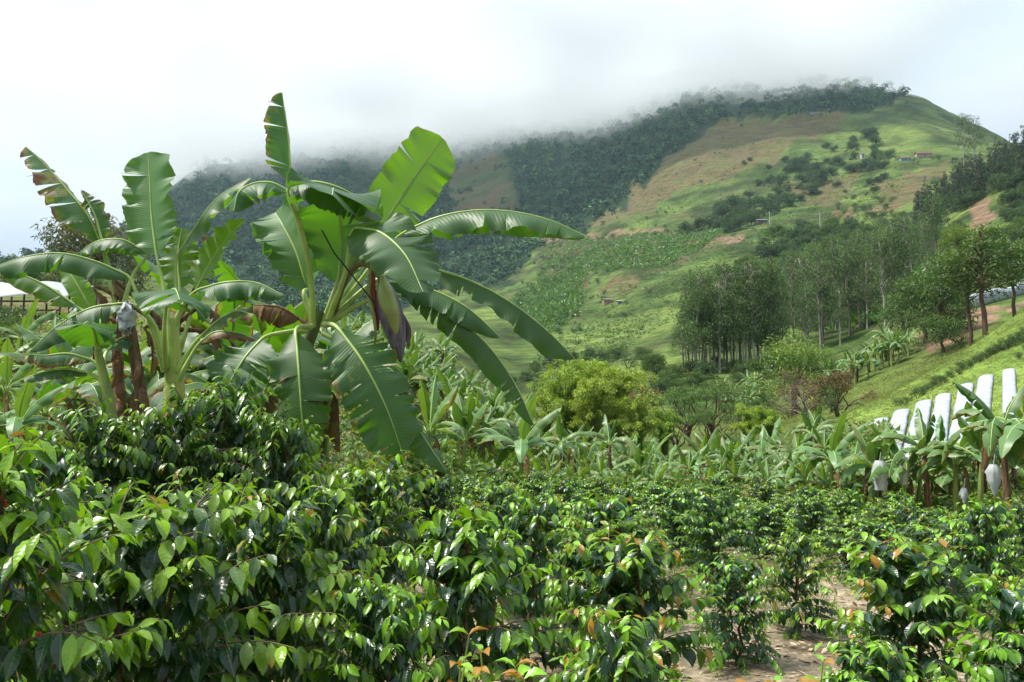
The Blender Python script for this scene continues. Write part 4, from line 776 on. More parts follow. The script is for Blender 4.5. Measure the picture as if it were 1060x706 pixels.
bplace(BPD[0], 266, 15.2, .74, 'low banana plant with crowded leaves left of the large plant', py=520, rz=3.3)
bplace(BPD[1], 205, 21, 1.0, 'taller banana plant at the back between the two main plants', py=480, rz=.8)
bplace(BPD[0], 335, 19, .9, 'banana plant directly behind the stem of the large plant', py=480, rz=4.6)
bplace(BPD[0], 285, 18.5, 1.0, 'banana plant mostly hidden behind the large plant with torn pale leaves', py=480, rz=2.2)
bplace(BPD[1], 150, 16.5, .85, 'banana plant crowded behind the dry brown stems', py=480, rz=4)
bplace(BPD[0], 70, 19, .75, 'banana plant in the undergrowth below the white roof', py=450, rz=1)
bplace(BPD[1], -205, 11, 1.0, 'banana plant at the left frame edge showing one leaf tip', py=600, rz=2.9)
GU = 'banana plants in the undergrowth on the left'
for px, D, s in [(15, 17, .55), (40, 21, .6), (5, 25, .7), (30, 29, .8), (60, 26, .75), (85, 31, .8), (110, 24, .7), (50, 36, .9), (20, 40, .9), (120, 34, .9), (95, 20, .5), (150, 27, .8), (200, 30, .8), (175, 22, .6), (235, 26, .7), (265, 24, .7), (300, 27, .75), (330, 30, .8), (225, 38, .9), (280, 40, .9)]:
    bplace(BP[int(px) % 5], px, D, s, 'leafy young banana plant in the thick undergrowth on the left slope', GU)
# hillside behind the large plant
g = np.random.default_rng(19); GH = 'banana plants on the hillside behind the large plant'
for i in range(120):
    px = g.uniform(330, 545); D = g.uniform(30, 76)
    if D < 36 and px < 470: continue
    bplace(BP[g.integers(5)], px, D, g.uniform(.6, .9), 'small light green banana plant on the hillside beyond the hanging purple bud', GH, py=440, rz=g.uniform(0, 6.28))
bplace(BP[1], 438, 25, .85, 'banana plant with wide flat leaves low behind the split hanging leaf', py=470, rz=1.2)
bplace(BP[4], 478, 27, .8, 'banana plant with pale drooping leaves just behind the coffee rows', py=470, rz=3.2)
bplace(BP[0], 540, 26, .78, 'banana plant with one upright leaf at the tip of the longest arching leaf', py=480, rz=.2)
GR = 'banana row beyond the coffee field'
k = 0
for i in range(38):
    px = 562 + (880 - 562) * (i + g.uniform(-.4, .4)) / 38; D = g.uniform(31, 42)
    if 668 < px < 720 and i % 2: continue
    bplace(BP[g.integers(5)], px, D, g.uniform(.5, .72), 'small banana plant in the row along the far edge of the coffee field', GR, py=490, rz=g.uniform(0, 6.28))
for i in range(34):
    bplace(BP[(3, 1)[i % 2]], 560 + i * 9.6 + g.uniform(-4, 4), g.uniform(29, 33), g.uniform(.34, .5), 'low young banana shoot at the front of the far row', 'banana shoots before the far row', py=500, rz=g.uniform(0, 6.28))
GQ = 'banana plants in front of the white covers'
lb = ['banana plant with a teal bunch bag near the left end of the covered rows', 'banana plant with one bright upright leaf before the covered rows', 'banana plant between the upright leaf and the first white bag',
      'banana plant with dark drooping leaves beside the white bags', 'banana plant with broken brown leaves in front of the middle cover', 'banana plant with a leaning dark stem before the widest white cover', 'large-leaved banana plant at the right edge of the picture', 'banana plant half out of the frame on the right edge']
for i, (px, D, s, p) in enumerate([(q_[0], q_[1], q_[2] * .95, q_[3]) for q_ in [(862, 29, .82, 0), (935, 27.5, .85, 1), (905, 28, .8, 4), (962, 27, .85, 2), (990, 26.5, .85, 0), (1015, 25.5, .95, 4), (1045, 23.5, 1.0, 2), (1078, 23, 1.1, 0)]]):
    bplace(BP[p], px, D, s, lb[i], GQ, py=510, rz=i * 1.7)
for i in range(12):
    bplace(BP[g.integers(5)], 880 + i * 17 + g.uniform(-6, 6), g.uniform(28, 33), g.uniform(.6, .78), 'smaller banana plant in the row before the white covers', 'small banana plants before the covers', py=510, rz=g.uniform(0, 6))
GT = 'banana plants on the far terrace'
for i in range(24):
    px = 862 + 78 * (i % 12) / 11 + g.uniform(-3, 3); bplace(BP[g.integers(5)], px, 118 + (i // 12) * 7 + g.uniform(-3, 3), g.uniform(.9, 1.25), 'pale banana plant in the terrace hedge below the eucalyptus wood', GT, py=365, rz=g.uniform(0, 6))
for i in range(14): bplace(BP[g.integers(5)], g.uniform(748, 790), g.uniform(128, 150), 1.0, 'pale banana plant in the patch left of the big domed tree', 'banana patch by the domed tree', py=400, rz=g.uniform(0, 6))
# bags hanging over banana bunches
def bag(px, py, D, w, h, m, label, tip=.25):
    w *= .62; h *= .85; D += .7; gg = np.random.default_rng(int(px)); mb = MB(); c = at(px, py, D); k = 9; q = np.linspace(0, 1, k); P = c + np.outer(h / 2 - q * h, [0, 0, 1]) + np.array([0, 0, 0]); r = w / 2 * np.interp(q, [0, .15, .45, 1], [.5, .95, 1, tip]); n = 20
    th = np.arange(n) * 2 * math.pi / n; rr_ = r[:, None] * (1 + .15 * np.cos(th * 9 + .6 * np.sin(th * 2))[None] + gg.normal(scale=.12, size=(k, n))); V = np.stack([P[:, None, 0] + rr_ * np.cos(th), P[:, None, 1] + rr_ * np.sin(th), P[:, None, 2] + 0 * rr_], -1)
    i = np.arange(k - 1)[:, None] * n; j = np.arange(n)[None]; kk = (j + 1) % n; mb.add(V.reshape(-1, 3), np.stack([i + j, i + n + j, i + n + kk, i + kk], -1).reshape(-1, 4))
    mb.tube([c + [0, 0, h / 2 - .02], c + [.05, 0, h / 2 + .25]], .012, 6)
    tag(mb.build('bunch_bag', m), label, 'plastic bag', 'bags over banana bunches')
bag(911, 492, 26.6, .62, 1.05, M_BAG, 'large rounded white bag, leftmost of the white bags under the banana row', .75)
bag(936, 490, 26.4, .42, .8, M_BAG, 'narrow white bag just right of the large rounded one', .6)
bag(1029, 497, 22.5, .50, .95, M_BAG, 'ribbed white bag tapering to a point under the large-leaved banana plant', .12)
bag(998, 513, 24, .28, .5, M_BAG, 'small white bag low between two leaning banana stems')
bag(958, 478, 27, .3, .4, M_BAG, 'small white bag high in the middle of the banana row')
bag(863, 484, 28.4, .34, .5, plain('teal_bag', (.01, .16, .14), (.01, .09, .09), 6, .4), 'dark teal bag over a bunch near the left end of the covered rows', .6)
# ------------------------------------------------------------------ white row covers on the right slope
M_COV = leaf_mat('row_cover', (.52, .54, .56), (.52, .54, .56), (.75, .78, .8), rough=.6, spec=.3, tmix=.25, vary=0, objvar=0, dry=(.8, .8, .8))
def cover_strip(name, A_, B_, w, h, label, group=None, n=50, m=None, sag=.3):
    g = np.random.default_rng(int(abs(A_[0]) * 10)); mb = MB(); q = np.linspace(0, 1, n); X = A_[0] + (B_[0] - A_[0]) * q; Y = A_[1] + (B_[1] - A_[1]) * q; Z = 0
    d = norm(np.array([B_[0] - A_[0], B_[1] - A_[1]])); sx_, sy_ = -d[1], d[0]; na = 9; th = np.linspace(-1, 1, na); wob = fbm(q * 9, q * 0 + A_[0], 2, 3) * w * .08
    hh = h * (1 + .08 * np.abs(np.sin(q * n * .2)) * sag) * (1 + fbm(q * 9, q * 0 + 5, 2, 8) * .5)
    V = np.stack([X[:, None] + sx_ * (th[None] * w / 2 * (1 + .03 * np.sin(q * 23))[:, None] + wob[:, None]), Y[:, None] + sy_ * (th[None] * w / 2 + wob[:, None]), 0 * wob[:, None] + .05 + hh[:, None] * (np.clip(1 - np.abs(th) ** 2.6, 0, 1))[None] ** .6], -1)
    zz_ = terrain_z(V[..., 0], V[..., 1]); V[..., 2] += np.convolve(np.pad(zz_.max(1), 4, 'edge'), np.ones(9) / 9, 'valid')[:, None] * .5 + zz_ * .5; V += g.normal(scale=.004, size=V.shape); i = np.arange(n - 1)[:, None] * na; j = np.arange(na - 1)[None]; mb.add(V.reshape(-1, 3), np.stack([i + j, i + na + j, i + na + j + 1, i + j + 1], -1).reshape(-1, 4))
    o = mb.build(name, m or M_FABRIC); s = o.modifiers.new('thick', 'SOLIDIFY'); s.thickness = .006
    return tag(o, label, 'row cover', group)
tops = [(1044, 385, .95), (1021, 392, 1.15), (1000, 400, 1.15), (977, 411, 1.15), (957, 418, 1.2), (934, 427, 1.2), (912, 436, 1.2), (898, 442, 1.1)]
bots = [(1050, 500), (1004, 500), (988, 497), (966, 492), (941, 490), (918, 487), (897, 484), (880, 480)]
ordn = ['rightmost and straightest', 'second from the right, widening downhill', 'third from the right', 'fourth from the right, just left of the slope path', 'fifth from the right, bulging at the top', 'third from the left', 'second from the left, short', 'leftmost and shortest']
for i, ((tx_, ty_, w_), (bx_, by_)) in enumerate(zip(tops, bots)):
    a, b = hits([tx_, bx_], [ty_, by_], 18); b = np.array(b); 
    if not (np.isnan(a[0]) or np.isnan(b[0])): cover_strip('row_cover', a, b, w_ * .80, .13, 'white crop row cover, ' + ordn[i], 'white row covers')
a, b = hits([1001, 1076], [321, 300], 88)
cover_strip('crop_shelter', a, b, 1.8, 1.9, 'long white covered strip climbing the slope behind the slender trees', None, 60, None, .3)
# coffee seedlings along the top of the covered slope
M_LOWB = P_SHRUB
scat([P_SHRUB[1], P_SHRUB[3]], None, 0, 140, .2, .34, 'small dark shrub in the line above the white row covers', 'shrub', 'shrub line above the covers', 40, pts=[(930 + i * 3.6 + (i % 3), 420 - i * 2.05 + (i % 2) * 3) for i in range(38)] + [(1010 + i * 5, 376 - i * 2.2) for i in range(12)] + [(1062, 362), (1056, 372)])
# ------------------------------------------------------------------ buildings
def house(name, P, w, d, h, wallc, roofc, label, rz=0, roof=.35, wins=3, over=.5, gable=True):
    root = empty(name, P); root.rotation_euler[2] = rz; root.scale = (.85, .85, .85); wallc = tuple(c * .75 for c in wallc); mw = plain(name + '_wall', wallc, tuple(c * .75 for c in wallc), 2); mrf = plain(name + '_roof', roofc, tuple(c * .65 for c in roofc), 3, .7)
    b = MB(); b.box((0, 0, h / 2 - .6), (w, d, h + 1.2)); b.build('wall', mw, root, False)
    r = MB(); W_, D_ = w / 2 + over, d / 2 + over; z0, z1 = h + .04, h + d * roof
    V = [(-W_, -D_, z0), (W_, -D_, z0), (W_, 0, z1), (-W_, 0, z1), (W_, D_, z0), (-W_, D_, z0)]; V = V + [(x, y, z + .16) for x, y, z in V]
    r.add(V, [[0, 1, 2, 3], [3, 2, 4, 5], [6, 9, 8, 7], [9, 11, 10, 8], [0, 6, 7, 1], [5, 4, 10, 11], [0, 3, 9, 6], [3, 5, 11, 9], [1, 7, 8, 2], [2, 8, 10, 4]]); r.build('roof', mrf, root, False)
    mdk = plain('window_dark', (.04, .045, .05), None, 3, .2, .6); mfr = plain('window_frame', (.5, .48, .42), None, 3)
    for i in range(wins):
        x = -w / 2 + w * (i + .5) / wins
        if i == wins // 2: f = MB(); f.box((x, -d / 2 - .03, h * .42), (w / wins * .35, .08, h * .84)); f.build('door', plain('door', (.16, .09, .05)), root, False); continue
        f = MB(); f.box((x, -d / 2 - .03, h * .55), (w / wins * .42, .08, h * .42)); fo = f.build('window', mfr, root, False)
        f = MB(); f.box((x, -d / 2 - .08, h * .55), (w / wins * .34, .04, h * .34)); f.build('pane', mdk, fo, False)
    for sx_ in (-1, 1): c = MB(); c.box((sx_ * (W_ - .15), -D_ + .12, h / 2 - .3), (.14, .14, h + .7)); c.build('porch_post', mfr, root, False)
    return tag(root, label, 'house')
def hp(px, py, Dm):
    H = hits([px], [py], Dm)[0]; return H if not np.isnan(H[0]) else gp(px, Dm, py)
house('farmhouse', hp(956, 163, 500), 17, 7, 3.6, (.55, .46, .38), (.34, .10, .07), 'long farmhouse with a rusty red roof high on the green shoulder', -.1, .3, 5)
house('farmhouse', hp(937, 167, 500), 11, 5, 3, (.35, .50, .52), (.30, .14, .11), 'smaller red-roofed house with a pale turquoise wall just left of the long one', -.1, .3, 3)
house('hut', hp(893, 164, 480), 4.5, 4, 5.0, (.80, .80, .78), (.6, .62, .62), 'small white cube-like hut left of the red-roofed houses', 0, .1, 1)
house('hut', hp(929, 240, 200), 6, 4, 2.6, (.42, .22, .20), (.42, .42, .42), 'small reddish-walled hut with a grey roof among the trees below the spur', 0, .25, 3)
house('hut', hp(788, 232, 300), 9, 5, 2.2, (.25, .2, .17), (.42, .42, .44), 'low grey-roofed hut in the trees at the end of the dirt road', .1, .2, 3)
house('farmhouse', hp(629, 316, 200), 6.0, 3.6, 2.6, (.58, .42, .22), (.30, .20, .17), 'small ochre-walled farmhouse on the grassy spur', .15, .25, 3)
house('shed', hp(641, 315, 200), 3.4, 2.4, 1.4, (.4, .38, .35), (.70, .68, .66), 'pale-roofed shed attached to the right of the ochre farmhouse', .35, .2, 1)
house('hut', hp(843, 121, 600), 13, 5, 2.6, (.5, .5, .48), (.62, .64, .64), 'tiny grey-roofed hut just under the mountain forest', 0, .2, 3)
for px, py, D in [(797, 234, 300), (849, 236, 250), (697, 300, 200)][:2]:
    P = hp(px, py, D); mb = MB(); s = P[1] / 918; mb.tube([P - [0, 0, .5], P + [0, 0, 17 * s]], .9 * s * .6, 6); o = mb; r = empty('utility_pole', P); b = MB(); b.tube([(0, 0, -.5), (0, 0, 16 * s)], .45 * s, 6); b.build('pole', plain('concrete', (.55, .55, .53)), r); b = MB(); b.box((0, 0, 15 * s), (3.2 * s, .12, .12)); b.build('crossarm', M_BARK, r, False)
    tag(r, 'pale concrete utility pole beside the grey-roofed hut' if px < 800 else 'pale concrete utility pole standing alone above the thick wood', 'utility pole')
P = hp(1047, 246, 100); r = empty('marker_flag', P); s = P[1] / 918; b = MB(); b.tube([(0, 0, -.3), (0, 0, 11 * s)], .25 * s, 5); b.build('pole', M_BARK, r)
mb = MB(); n = 9; q = np.linspace(0, 1, n); V = np.stack([np.repeat(q * 6 * s, 2), np.sin(np.repeat(q, 2) * 5) * .5 * s, np.tile([10.5 * s, 6.5 * s], n) - np.repeat(q, 2) * 1.5 * s], 1); mb.add(V, [[2 * i, 2 * i + 1, 2 * i + 3, 2 * i + 2] for i in range(n - 1)]); fl = mb.build('flag_cloth', plain('orange_cloth', (.6, .08, .03), (.5, .06, .03)), r); sm = fl.modifiers.new('thick', 'SOLIDIFY'); sm.thickness = .03
tag(r, 'orange red cloth on a pole above the slender trees', 'flag')
# white plastic roofed shelter on the left hill
P = gp(30, 72, 300); P[2] -= .2; r = empty('plastic_shelter', P); r.scale = (1.75, 1.75, 1.6); W_ = 4.6; mb = MB(); n = 25; x = np.linspace(-W_ / 2, W_ / 2, n); V = []
for k, yy in enumerate(np.linspace(-1.6, 1.6, 9)): V += [(a, yy, 1.0 + 1.15 * ((yy + 1.6) / 3.2) ** .8 + .10 * math.sin(a * 1.9 + k * .2) - .04 * a) for a in x]
F = [[k * n + i, k * n + i + 1, (k + 1) * n + i + 1, (k + 1) * n + i] for k in range(8) for i in range(n - 1)]; mb.add(V, F); o = mb.build('plastic_roof', M_COV, r); sm = o.modifiers.new('thick', 'SOLIDIFY'); sm.thickness = .01
for i, a in enumerate(np.linspace(-W_ / 2 + .1, W_ / 2 - .1, 5)):
    for yy in (-1.5, 1.5): b = MB(); b.tube([(a, yy, -1.2), (a, yy, (.96 if yy < 0 else 2.0) - .05 * a)], .05, 6); b.build('post', M_BARK, r)
for z in (.3, .75): b = MB(); b.box((0, -1.4, z), (W_ - .3, .1, .08)); b.build('rail', M_BARK, r, False)
tag(r, 'white plastic-roofed open shelter on wooden posts behind the left banana leaves', 'shelter')
P = gp(78, 70, 300); P[2] += .9; mb = MB(); k = 12; q = np.linspace(0, .9, k); mb.tube(P + np.outer(q, [0, 0, 1]), .30 + .02 * np.sin(q * 14), 16); tag(mb.build('barrel', plain('blue_plastic', (.03, .16, .50), (.02, .12, .40), 3, .4)), 'blue plastic barrel at the right end of the white-roofed shelter', 'barrel')
P = hp(907, 380, 60); mb = MB(); k = 7; q = np.linspace(0, 1, k); mb.tube(P + np.outer(q * .7, [0, 0, 1]), [.15, .3, .36, .34, .28, .18, .05], 10); tag(mb.build('bunch_bag', plain('green_bag', (.02, .42, .30), (.02, .3, .22), 3, .4)), 'tiny turquoise bag at the hedge above the shaded pasture', 'plastic bag')
# ------------------------------------------------------------------ coffee bushes
M_CHERRY = plain('coffee_cherry', (.45, .03, .02), (.20, .02, .01), 8, .3, .5)
def coffee_proto(seed, H=1.65, Rr=.8, nb=76, tp=TP_HI, m=None, leafL=.145, node=.054, young=.24, bronze=0, cherries=False, stems=2):
    g = np.random.default_rng(seed); root = empty('coffee_bush'); wd = MB(); lf = MB(); P, D, Nn, Ln, dr, tn = [], [], [], [], [], []
    ch = MB()
    def pair(p, b, age, L0, hang):
        sd = norm(np.cross(b, [0, 0, 1.])) + 1e-6
        for s in (1, -1):
            if g.random() < .06: continue
            d = norm(sd * s * g.uniform(.55, 1.0) + b * g.uniform(.25, .8) + np.array([0, 0, -hang * g.uniform(.6, 1.4)]) + g.normal(scale=.16, size=3))
            n = norm(np.array([0, 0, 1.]) + np.append(b[:2], 0) * .35 + sd * s * hang * .55 + g.normal(scale=.28, size=3))
            P.append(p + sd * s * .008); D.append(d); Nn.append(n); Ln.append(L0 * g.uniform(.75, 1.15)); dr.append(g.uniform(.3, 1.0))
            dry = (g.uniform(.35, .75) if age > .75 and g.random() < bronze * .7 else (g.uniform(.3, .6) if g.random() < .012 else 0))
            tn.append((np.clip(age + g.normal() * .07, 0, 1), g.uniform(0, 1), dry))
    tops = []
    for k in range(stems):
        a = k * math.pi + g.uniform(0, 1.5); top = np.array([.14 * math.cos(a) * (stems > 1), .14 * math.sin(a) * (stems > 1), H * g.uniform(.9, 1.0)])
        S_ = limb((0, 0, -.15), top, g, 8, .012); wd.tube(S_, np.linspace(.024, .006, 8), 6); tops.append(S_)
        for z in np.linspace(.86, 1.0, 3): 
            pair(S_[0] + (top - S_[0]) * z, norm(np.array([math.cos(z * 40), math.sin(z * 40), .7])), young + z * .6 - .15, leafL * .75, .15)
            pair(S_[0] + (top - S_[0]) * z, norm(np.array([math.cos(z * 40 + 1.57), math.sin(z * 40 + 1.57), .7])), young + z * .6 - .15, leafL * .75, .15)
    for i in range(nb):
        S_ = tops[i % stems]; t = .16 + .82 * (i + g.uniform()) / nb; z = t * 7; k = min(6, int(z)); a0 = S_[k] + (S_[k + 1] - S_[k]) * (z - k)
        az = i * 2.399 + g.uniform(-.4, .4); hz = np.array([math.cos(az), math.sin(az), 0])
        Lb = Rr * (1.0 - .75 * max(0, t - .5) ** 1.3 * 2 - .35 * max(0, .35 - t) * 2) * g.uniform(.72, 1.12); e = R(38 + 28 * t + g.uniform(-10, 10)) if t > .4 else R(25 + g.uniform(-12, 10))
        n = max(4, int(Lb / node)); p = a0.copy(); pts = [p.copy()]; de = R(g.uniform(60, 95)) * (1.1 - .55 * t) / n
        for j in range(n):
            b = hz * math.cos(e) + np.array([0, 0, math.sin(e)]); p = p + b * node; pts.append(p.copy()); e -= de; f = (j + 1) / n
            if f > .16:
                age = (np.clip((f - .66) / .2, 0, 1) * (.62 + .6 * t) * (young / .24)) * (1 if g.random() < .88 else .2) + (.5 if g.random() < .06 else 0)
                pair(p, b, age, leafL * (1 - .42 * max(0, f - .75) / .25), .95 - .6 * max(0, f - .8) / .2)
            if cherries and .3 < f < .7 and g.random() < .07:
                for c in range(4): 
                    q = p + g.normal(scale=.012, size=3); ch.tube([q + [0, 0, .008], q + [0, 0, .002], q - [0, 0, .004], q - [0, 0, .009]], [.001, .007, .007, .001], 6)
        wd.tube(np.array(pts), np.linspace(.006, .0025, len(pts)), 4, cap=False)
    Ln = np.array(Ln); leaves(lf, P, np.array(D), np.array(Nn), Ln, Ln * g.uniform(.38, .47, len(Ln)), tp, np.array(dr), .30, .12 if tp is TP_HI else 0, np.array(tn))
    wd.build('branches', M_TWIG, root); lf.build('foliage', m or M_COF, root)
    if cherries: ch.build('cherries', M_CHERRY, root)
    return freeze(root)
CH = [coffee_proto(400 + i, H=1.6 + .1 * (i % 2), Rr=.70, nb=80, bronze=b, young=y, cherries=(i == 1)) for i, (b, y) in enumerate([(0, .27), (.05, .26), (.35, .24), (.1, .20)])]
CM = [coffee_proto(420 + i, H=1.6, Rr=.70, nb=62, tp=TP_MID, m=M_COFF, bronze=b, young=y, leafL=.135) for i, (b, y) in enumerate([(.05, .27), (.1, .20), (.25, .26), (.05, .16), (.1, .24)])]
CDK = coffee_proto(440, H=1.75, Rr=.85, nb=80, tp=TP_MID, m=M_COF, young=.14, leafL=.135)
taken = []
def bush(p, px, D, top, label, wide=1.0, group=None, rz=None, H0=1.62):
    q = gp(px, D, 600); zt = at(px, top, D)[2]; s = max(.45, (zt - q[2]) / (H0 + .04)); taken.append((q[0], q[1], wide))
    return place(p, q, px * .37 if rz is None else rz, (wide, wide, s), label, 'coffee bush', group)
GC = 'coffee bushes of the foreground'
bush(CH[0], 145, 3.75, 508, 'nearest coffee bush, lower left, with big lime green tip leaves', 1.0, GC)
bush(CH[1], -30, 3.1, 462, 'coffee bush cut by the left edge with pale yellow green leaves', .85, GC)
bush(CH[3], 262, 4.3, 532, 'coffee bush just right of the nearest one, its branch reaching right', .85, GC)
bush(CH[1], 478, 4.9, 532, 'rounded coffee bush at the bottom centre with paired lime leaves', .88, GC)
bush(CH[0], 388, 4.3, 596, 'low coffee bush in front and left of the rounded centre one', .62, GC)
bush(CH[2], 652, 5.8, 556, 'broad coffee bush right of the centre one beside bare soil', .95, GC)
bush(CH[3], 655, 3.6, 652, 'low coffee bush at the bottom edge with long slanting shoots', .6, GC)
bush(CH[2], 952, 5.9, 562, 'large coffee bush at lower right with many orange tips', 1.02, GC)
bush(CH[0], 1085, 5.0, 600, 'coffee bush cut by the lower right corner', .9, GC)
bush(CH[1], 905, 4.5, 668, 'low coffee bush at the bottom edge right of the bronze-tipped seedling', .6, GC)
bush(CM[1], 764, 8.2, 572, 'narrow dark coffee bush standing alone on the littered soil', .75, GC)
bush(CM[0], 825, 9.6, 548, 'coffee bush behind the bare soil, left of the large orange-tipped one', .8, GC)
bush(CH[0], 335, 6.4, 492, 'tall lime-tipped coffee bush behind the nearest ones', .9, GC)
bush(CDK, 230, 9.4, 408, 'tall dark coffee bush below the left banana stems', 1.15, GC)
bush(CDK, 175, 8.9, 424, 'dark glossy coffee bush in front of the dry brown stems', 1.05, GC)
bush(CDK, 100, 8.6, 436, 'dark coffee bush left of the dry brown stems', 1.05, GC)
bush(CM[3], 30, 8.2, 446, 'dark coffee bush low under the left banana leaves', 1.0, GC)
bush(CDK, 285, 8.8, 440, 'dark coffee bush just left of the hanging front leaf', .9, GC)
bush(CM[0], 390, 8.4, 474, 'coffee bush below the split hanging banana leaf', 1.0, GC)
bush(CM[2], 60, 5.9, 490, 'coffee bush behind the left edge one with mixed dark and lime leaves', .95, GC)
bush(CM[1], 205, 6.2, 488, 'dark leaved coffee bush between the nearest one and the tall dark ones', .95, GC)
bush(CM[4], 545, 7.6, 512, 'coffee bush behind the rounded centre one', .9, GC)
g = np.random.default_rng(55); lane = 0
GF = 'coffee bushes in the field rows'
cand = []
for r_ in np.arange(6.6, 29.5, 1.72):
    W_ = r_ * .64 + 2.5
    for x in np.arange(-W_, W_, 1.36): cand.append((x + g.uniform(-.35, .35) + (r_ % 3) * .2, r_ + g.uniform(-.35, .35)))
nb_ = 0
HL = np.array([[x, y] for x, y in cand])
pxs, _ = proj(np.stack([HL[:, 0], HL[:, 1], HL[:, 0] * 0], 1))
for (x, y), px in zip(cand, pxs):
    if px < 440 and y > 11.5 + max(0, px - 330) * .06: continue          # the banana plot starts here
    if px < -60 or px > 1130: continue
    if 690 < px < 905 and y < 12.4: continue                  # bare littered soil
    if px > 880 and y > 25: continue
    if any((x - a) ** 2 + (y - b) ** 2 < (.78 + .25 * w_) ** 2 for a, b, w_ in taken): continue
    if g.random() < .05: continue
    taken.append((x, y, .8)); z = float(terrain_z(x, y)); hgt_ = g.uniform(.56, .86) * (1.0 if y < 16 else .9)
    far_ = y > 14
    place(CM[g.integers(5)], (x, y, z), g.uniform(0, 6.28), (g.uniform(.9, 1.15), g.uniform(.9, 1.15), hgt_), ('small lime-tipped coffee bush in the far rows before the bananas' if far_ else 'glossy coffee bush in the middle rows of the field'), 'coffee bush', 'coffee bushes of the far rows' if far_ else GF)
    nb_ += 1
# seedlings with bronze tips at the bottom edge
def seedling(seed, H=.8, n=6, L0=.13):
    g = np.random.default_rng(seed); root = empty('coffee_seedling'); wd = MB(); lf = MB(); P, D, Nn, Ln, tn = [], [], [], [], []
    for k in range(n):
        top = np.array([g.normal() * .14, g.normal() * .14, H * g.uniform(.75, 1.0)]); S_ = limb((0, 0, -.1), top, g, 6, .02); wd.tube(S_, np.linspace(.010, .004, 6), 5)
        for j in range(8):
            f = .3 + .7 * j / 7; p = S_[0] + (top - S_[0]) * f; a = j * 1.57 + k
            for s in (0, math.pi):
                d = norm(np.array([math.cos(a + s), math.sin(a + s), .5 * f - .1])); P.append(p); D.append(d); Nn.append([0, 0, 1]); Ln.append(L0 * (1.15 - .45 * f)); tn.append((.5 + .5 * f, g.uniform(0, 1), (.75 if f > .97 and s == 0 else .25 if f > .88 else 0)))
    Ln = np.array(Ln); leaves(lf, P, np.array(D), norm(np.array(Nn) + g.normal(scale=.15, size=(len(P), 3))), Ln, Ln * .5, TP_HI, .6, .3, .06, np.array(tn)); wd.build('stems', M_STEM, root); lf.build('foliage', M_COF, root); return freeze(root)
sdl = [seedling(500), seedling(501, .7, 8), seedling(502, .75, 5)]
def sput(p, px, D, top, w_, label):
    q = gp(px, D, 700); zt = at(px, top, D)[2]; place(p, q, px, (w_, w_, (zt - q[2]) / .78), label, 'seedling', 'bronze-tipped seedlings')
sput(sdl[0], 447, 2.75, 672, .75, 'bronze-tipped seedling at the bottom edge, leftmost')
sput(sdl[2], 545, 2.7, 668, .8, 'seedling with rounded lime leaves and bronze tips at the bottom centre')
sput(sdl[1], 812, 4.3, 656, 1.05, 'bushy young seedling with orange bronze tips at the bottom right')
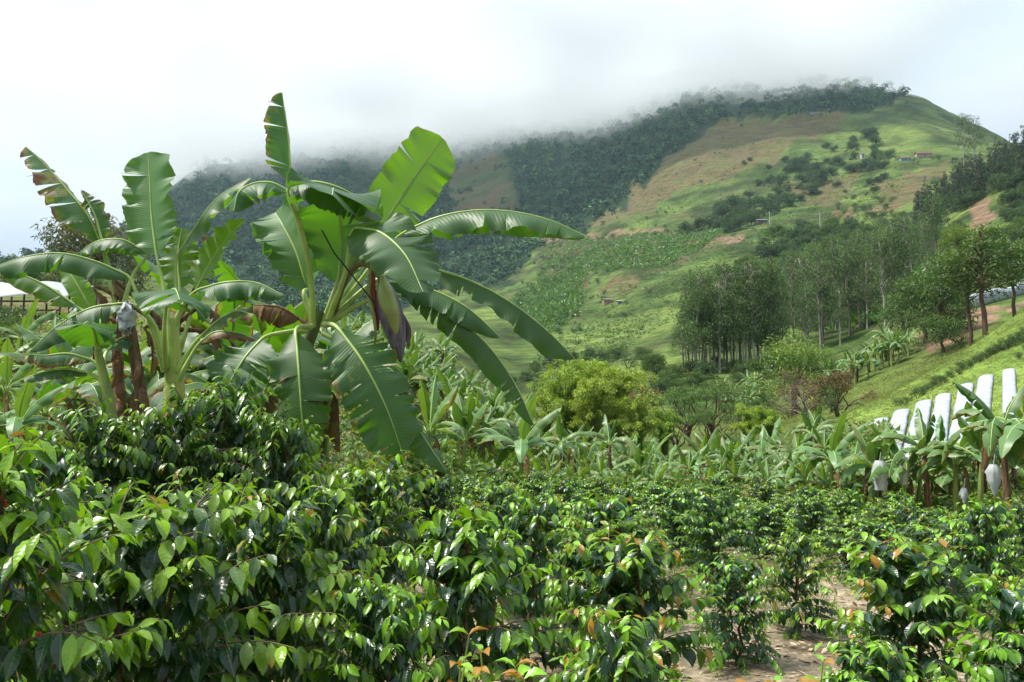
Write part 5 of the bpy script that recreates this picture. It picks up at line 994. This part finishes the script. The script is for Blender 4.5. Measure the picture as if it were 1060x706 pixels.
# leaf litter, twigs and weeds on the field soil
def litter():
    g = np.random.default_rng(66); mb = MB(); n = 26000; Y = g.uniform(2.5, 26, n) ** .9 * 1.3; X = g.uniform(-.62, .62, n) * (Y + 3); Z = terrain_z(X, Y) + .012
    P = np.stack([X, Y, Z], 1); d = norm(g.normal(size=(n, 3)) * [1, 1, .25]); nr = norm(g.normal(scale=.35, size=(n, 3)) + [0, 0, 1])
    L_ = g.uniform(.05, .14, n); leaves(mb, P, d, nr, L_, L_ * .4, TP_LO, .5, -.3, 0, np.stack([g.uniform(0, 1, n) ** .6, g.uniform(0, 1, n), np.zeros(n)], 1))
    tag(mb.build('leaf_litter', leaf_mat('litter', (.22, .14, .08), (.50, .41, .28), (.3, .2, .1), rough=.8, spec=.2, tmix=.1, vary=.4), smooth=False), 'dry brown fallen leaves on the soil between coffee bushes', 'leaf litter', kind='stuff')
    mb = MB(); n = 5200; Y = g.uniform(5, 30, n) ; X = g.uniform(-.62, .66, n) * (Y + 2); keep = fbm(X / 2.2, Y / 2.2, 3, 91) > .0; X, Y = X[keep], Y[keep]; n = len(X); K = 7
    P = np.repeat(np.stack([X, Y, terrain_z(X, Y)], 1), K, 0) + g.normal(scale=.05, size=(n * K, 3)) * [1, 1, 0]; d = norm(g.normal(size=(n * K, 3)) * [.6, .6, .1] + [0, 0, .8]); L_ = g.uniform(.06, .2, n * K)
    leaves(mb, P, d, sph(n * K, g), L_, L_ * .16, TP_LO, .7, .2, 0, np.stack([g.uniform(0, 1, n * K), g.uniform(0, 1, n * K), g.choice([0, 0, 0, .7], n * K)], 1))
    tag(mb.build('weeds', M_WEED, smooth=False), 'short green weeds and grass between the coffee bushes', 'weeds', kind='stuff')
    # dense undergrowth under the banana plants
    mb = MB()
    for (a, b, c_, d_, n, s) in ((-.66, -.14, 11.5, 70, 6500, .30), (-.16, .03, 24, 78, 4500, .34), (.0, .42, 29, 50, 4500, .28), (.34, .66, 27, 38, 2400, .26)):
        Y = np.exp(g.uniform(math.log(c_), math.log(d_), n)); X = g.uniform(a, b, n) * Y; K = 8; ss = np.repeat(s * (Y / 25) ** .5 * g.uniform(.5, 1.2, n), K); hh = np.repeat((fbm(X / 3, Y / 3, 3, 44) + .4).clip(.08) * 2.0, K)
        P = np.repeat(np.stack([X, Y, terrain_z(X, Y)], 1), K, 0) + g.normal(size=(n * K, 3)) * ss[:, None] * [.7, .7, 0]; P[:, 2] += g.uniform(0, 1, n * K) * hh
        d = norm(g.normal(size=(n * K, 3)) + [0, 0, .4]); c = np.repeat(g.uniform(0, 1, n), K)
        leaves(mb, P, d, norm(g.normal(scale=.6, size=(n * K, 3)) + [0, 0, 1]), ss, ss * .38, TP_LO, .7, .25, 0, np.stack([np.clip(c + g.normal(scale=.2, size=n * K), 0, 1), g.uniform(0, 1, n * K), np.where(c > .86, .7, 0)], 1))
    tag(mb.build('undergrowth', M_WEED, smooth=False), 'dense leafy undergrowth below and around the banana plants', 'undergrowth', kind='stuff')
    # tussocky grass on the right slope and near pastures
    mb = MB(); n = 11000; Y = g.uniform(36, 112, n); X = g.uniform(.30, .66, n) * Y; K = 4; ss = np.repeat(g.uniform(.06, .2, n) * (Y / 50), K)
    P = np.repeat(np.stack([X, Y, terrain_z(X, Y)], 1), K, 0) + g.normal(size=(n * K, 3)) * ss[:, None] * [.5, .5, 0]; d = norm(g.normal(size=(n * K, 3)) * [.7, .7, .1] + [0, 0, .6]); c = np.repeat(fbm(X / 4, Y / 4, 3, 12) * 1.2 + .75, K)
    leaves(mb, P, d, sph(n * K, g), ss, ss * .2, TP_CARD, .5, .2, 0, np.stack([np.clip(c + g.normal(scale=.15, size=n * K), 0, 1), g.uniform(0, 1, n * K), g.choice([0, 0, .55], n * K)], 1))
    tag(mb.build('slope_grass', M_WEED, smooth=False), 'tufted yellow green pasture grass on the right hand slope', 'grass', kind='stuff')
litter()
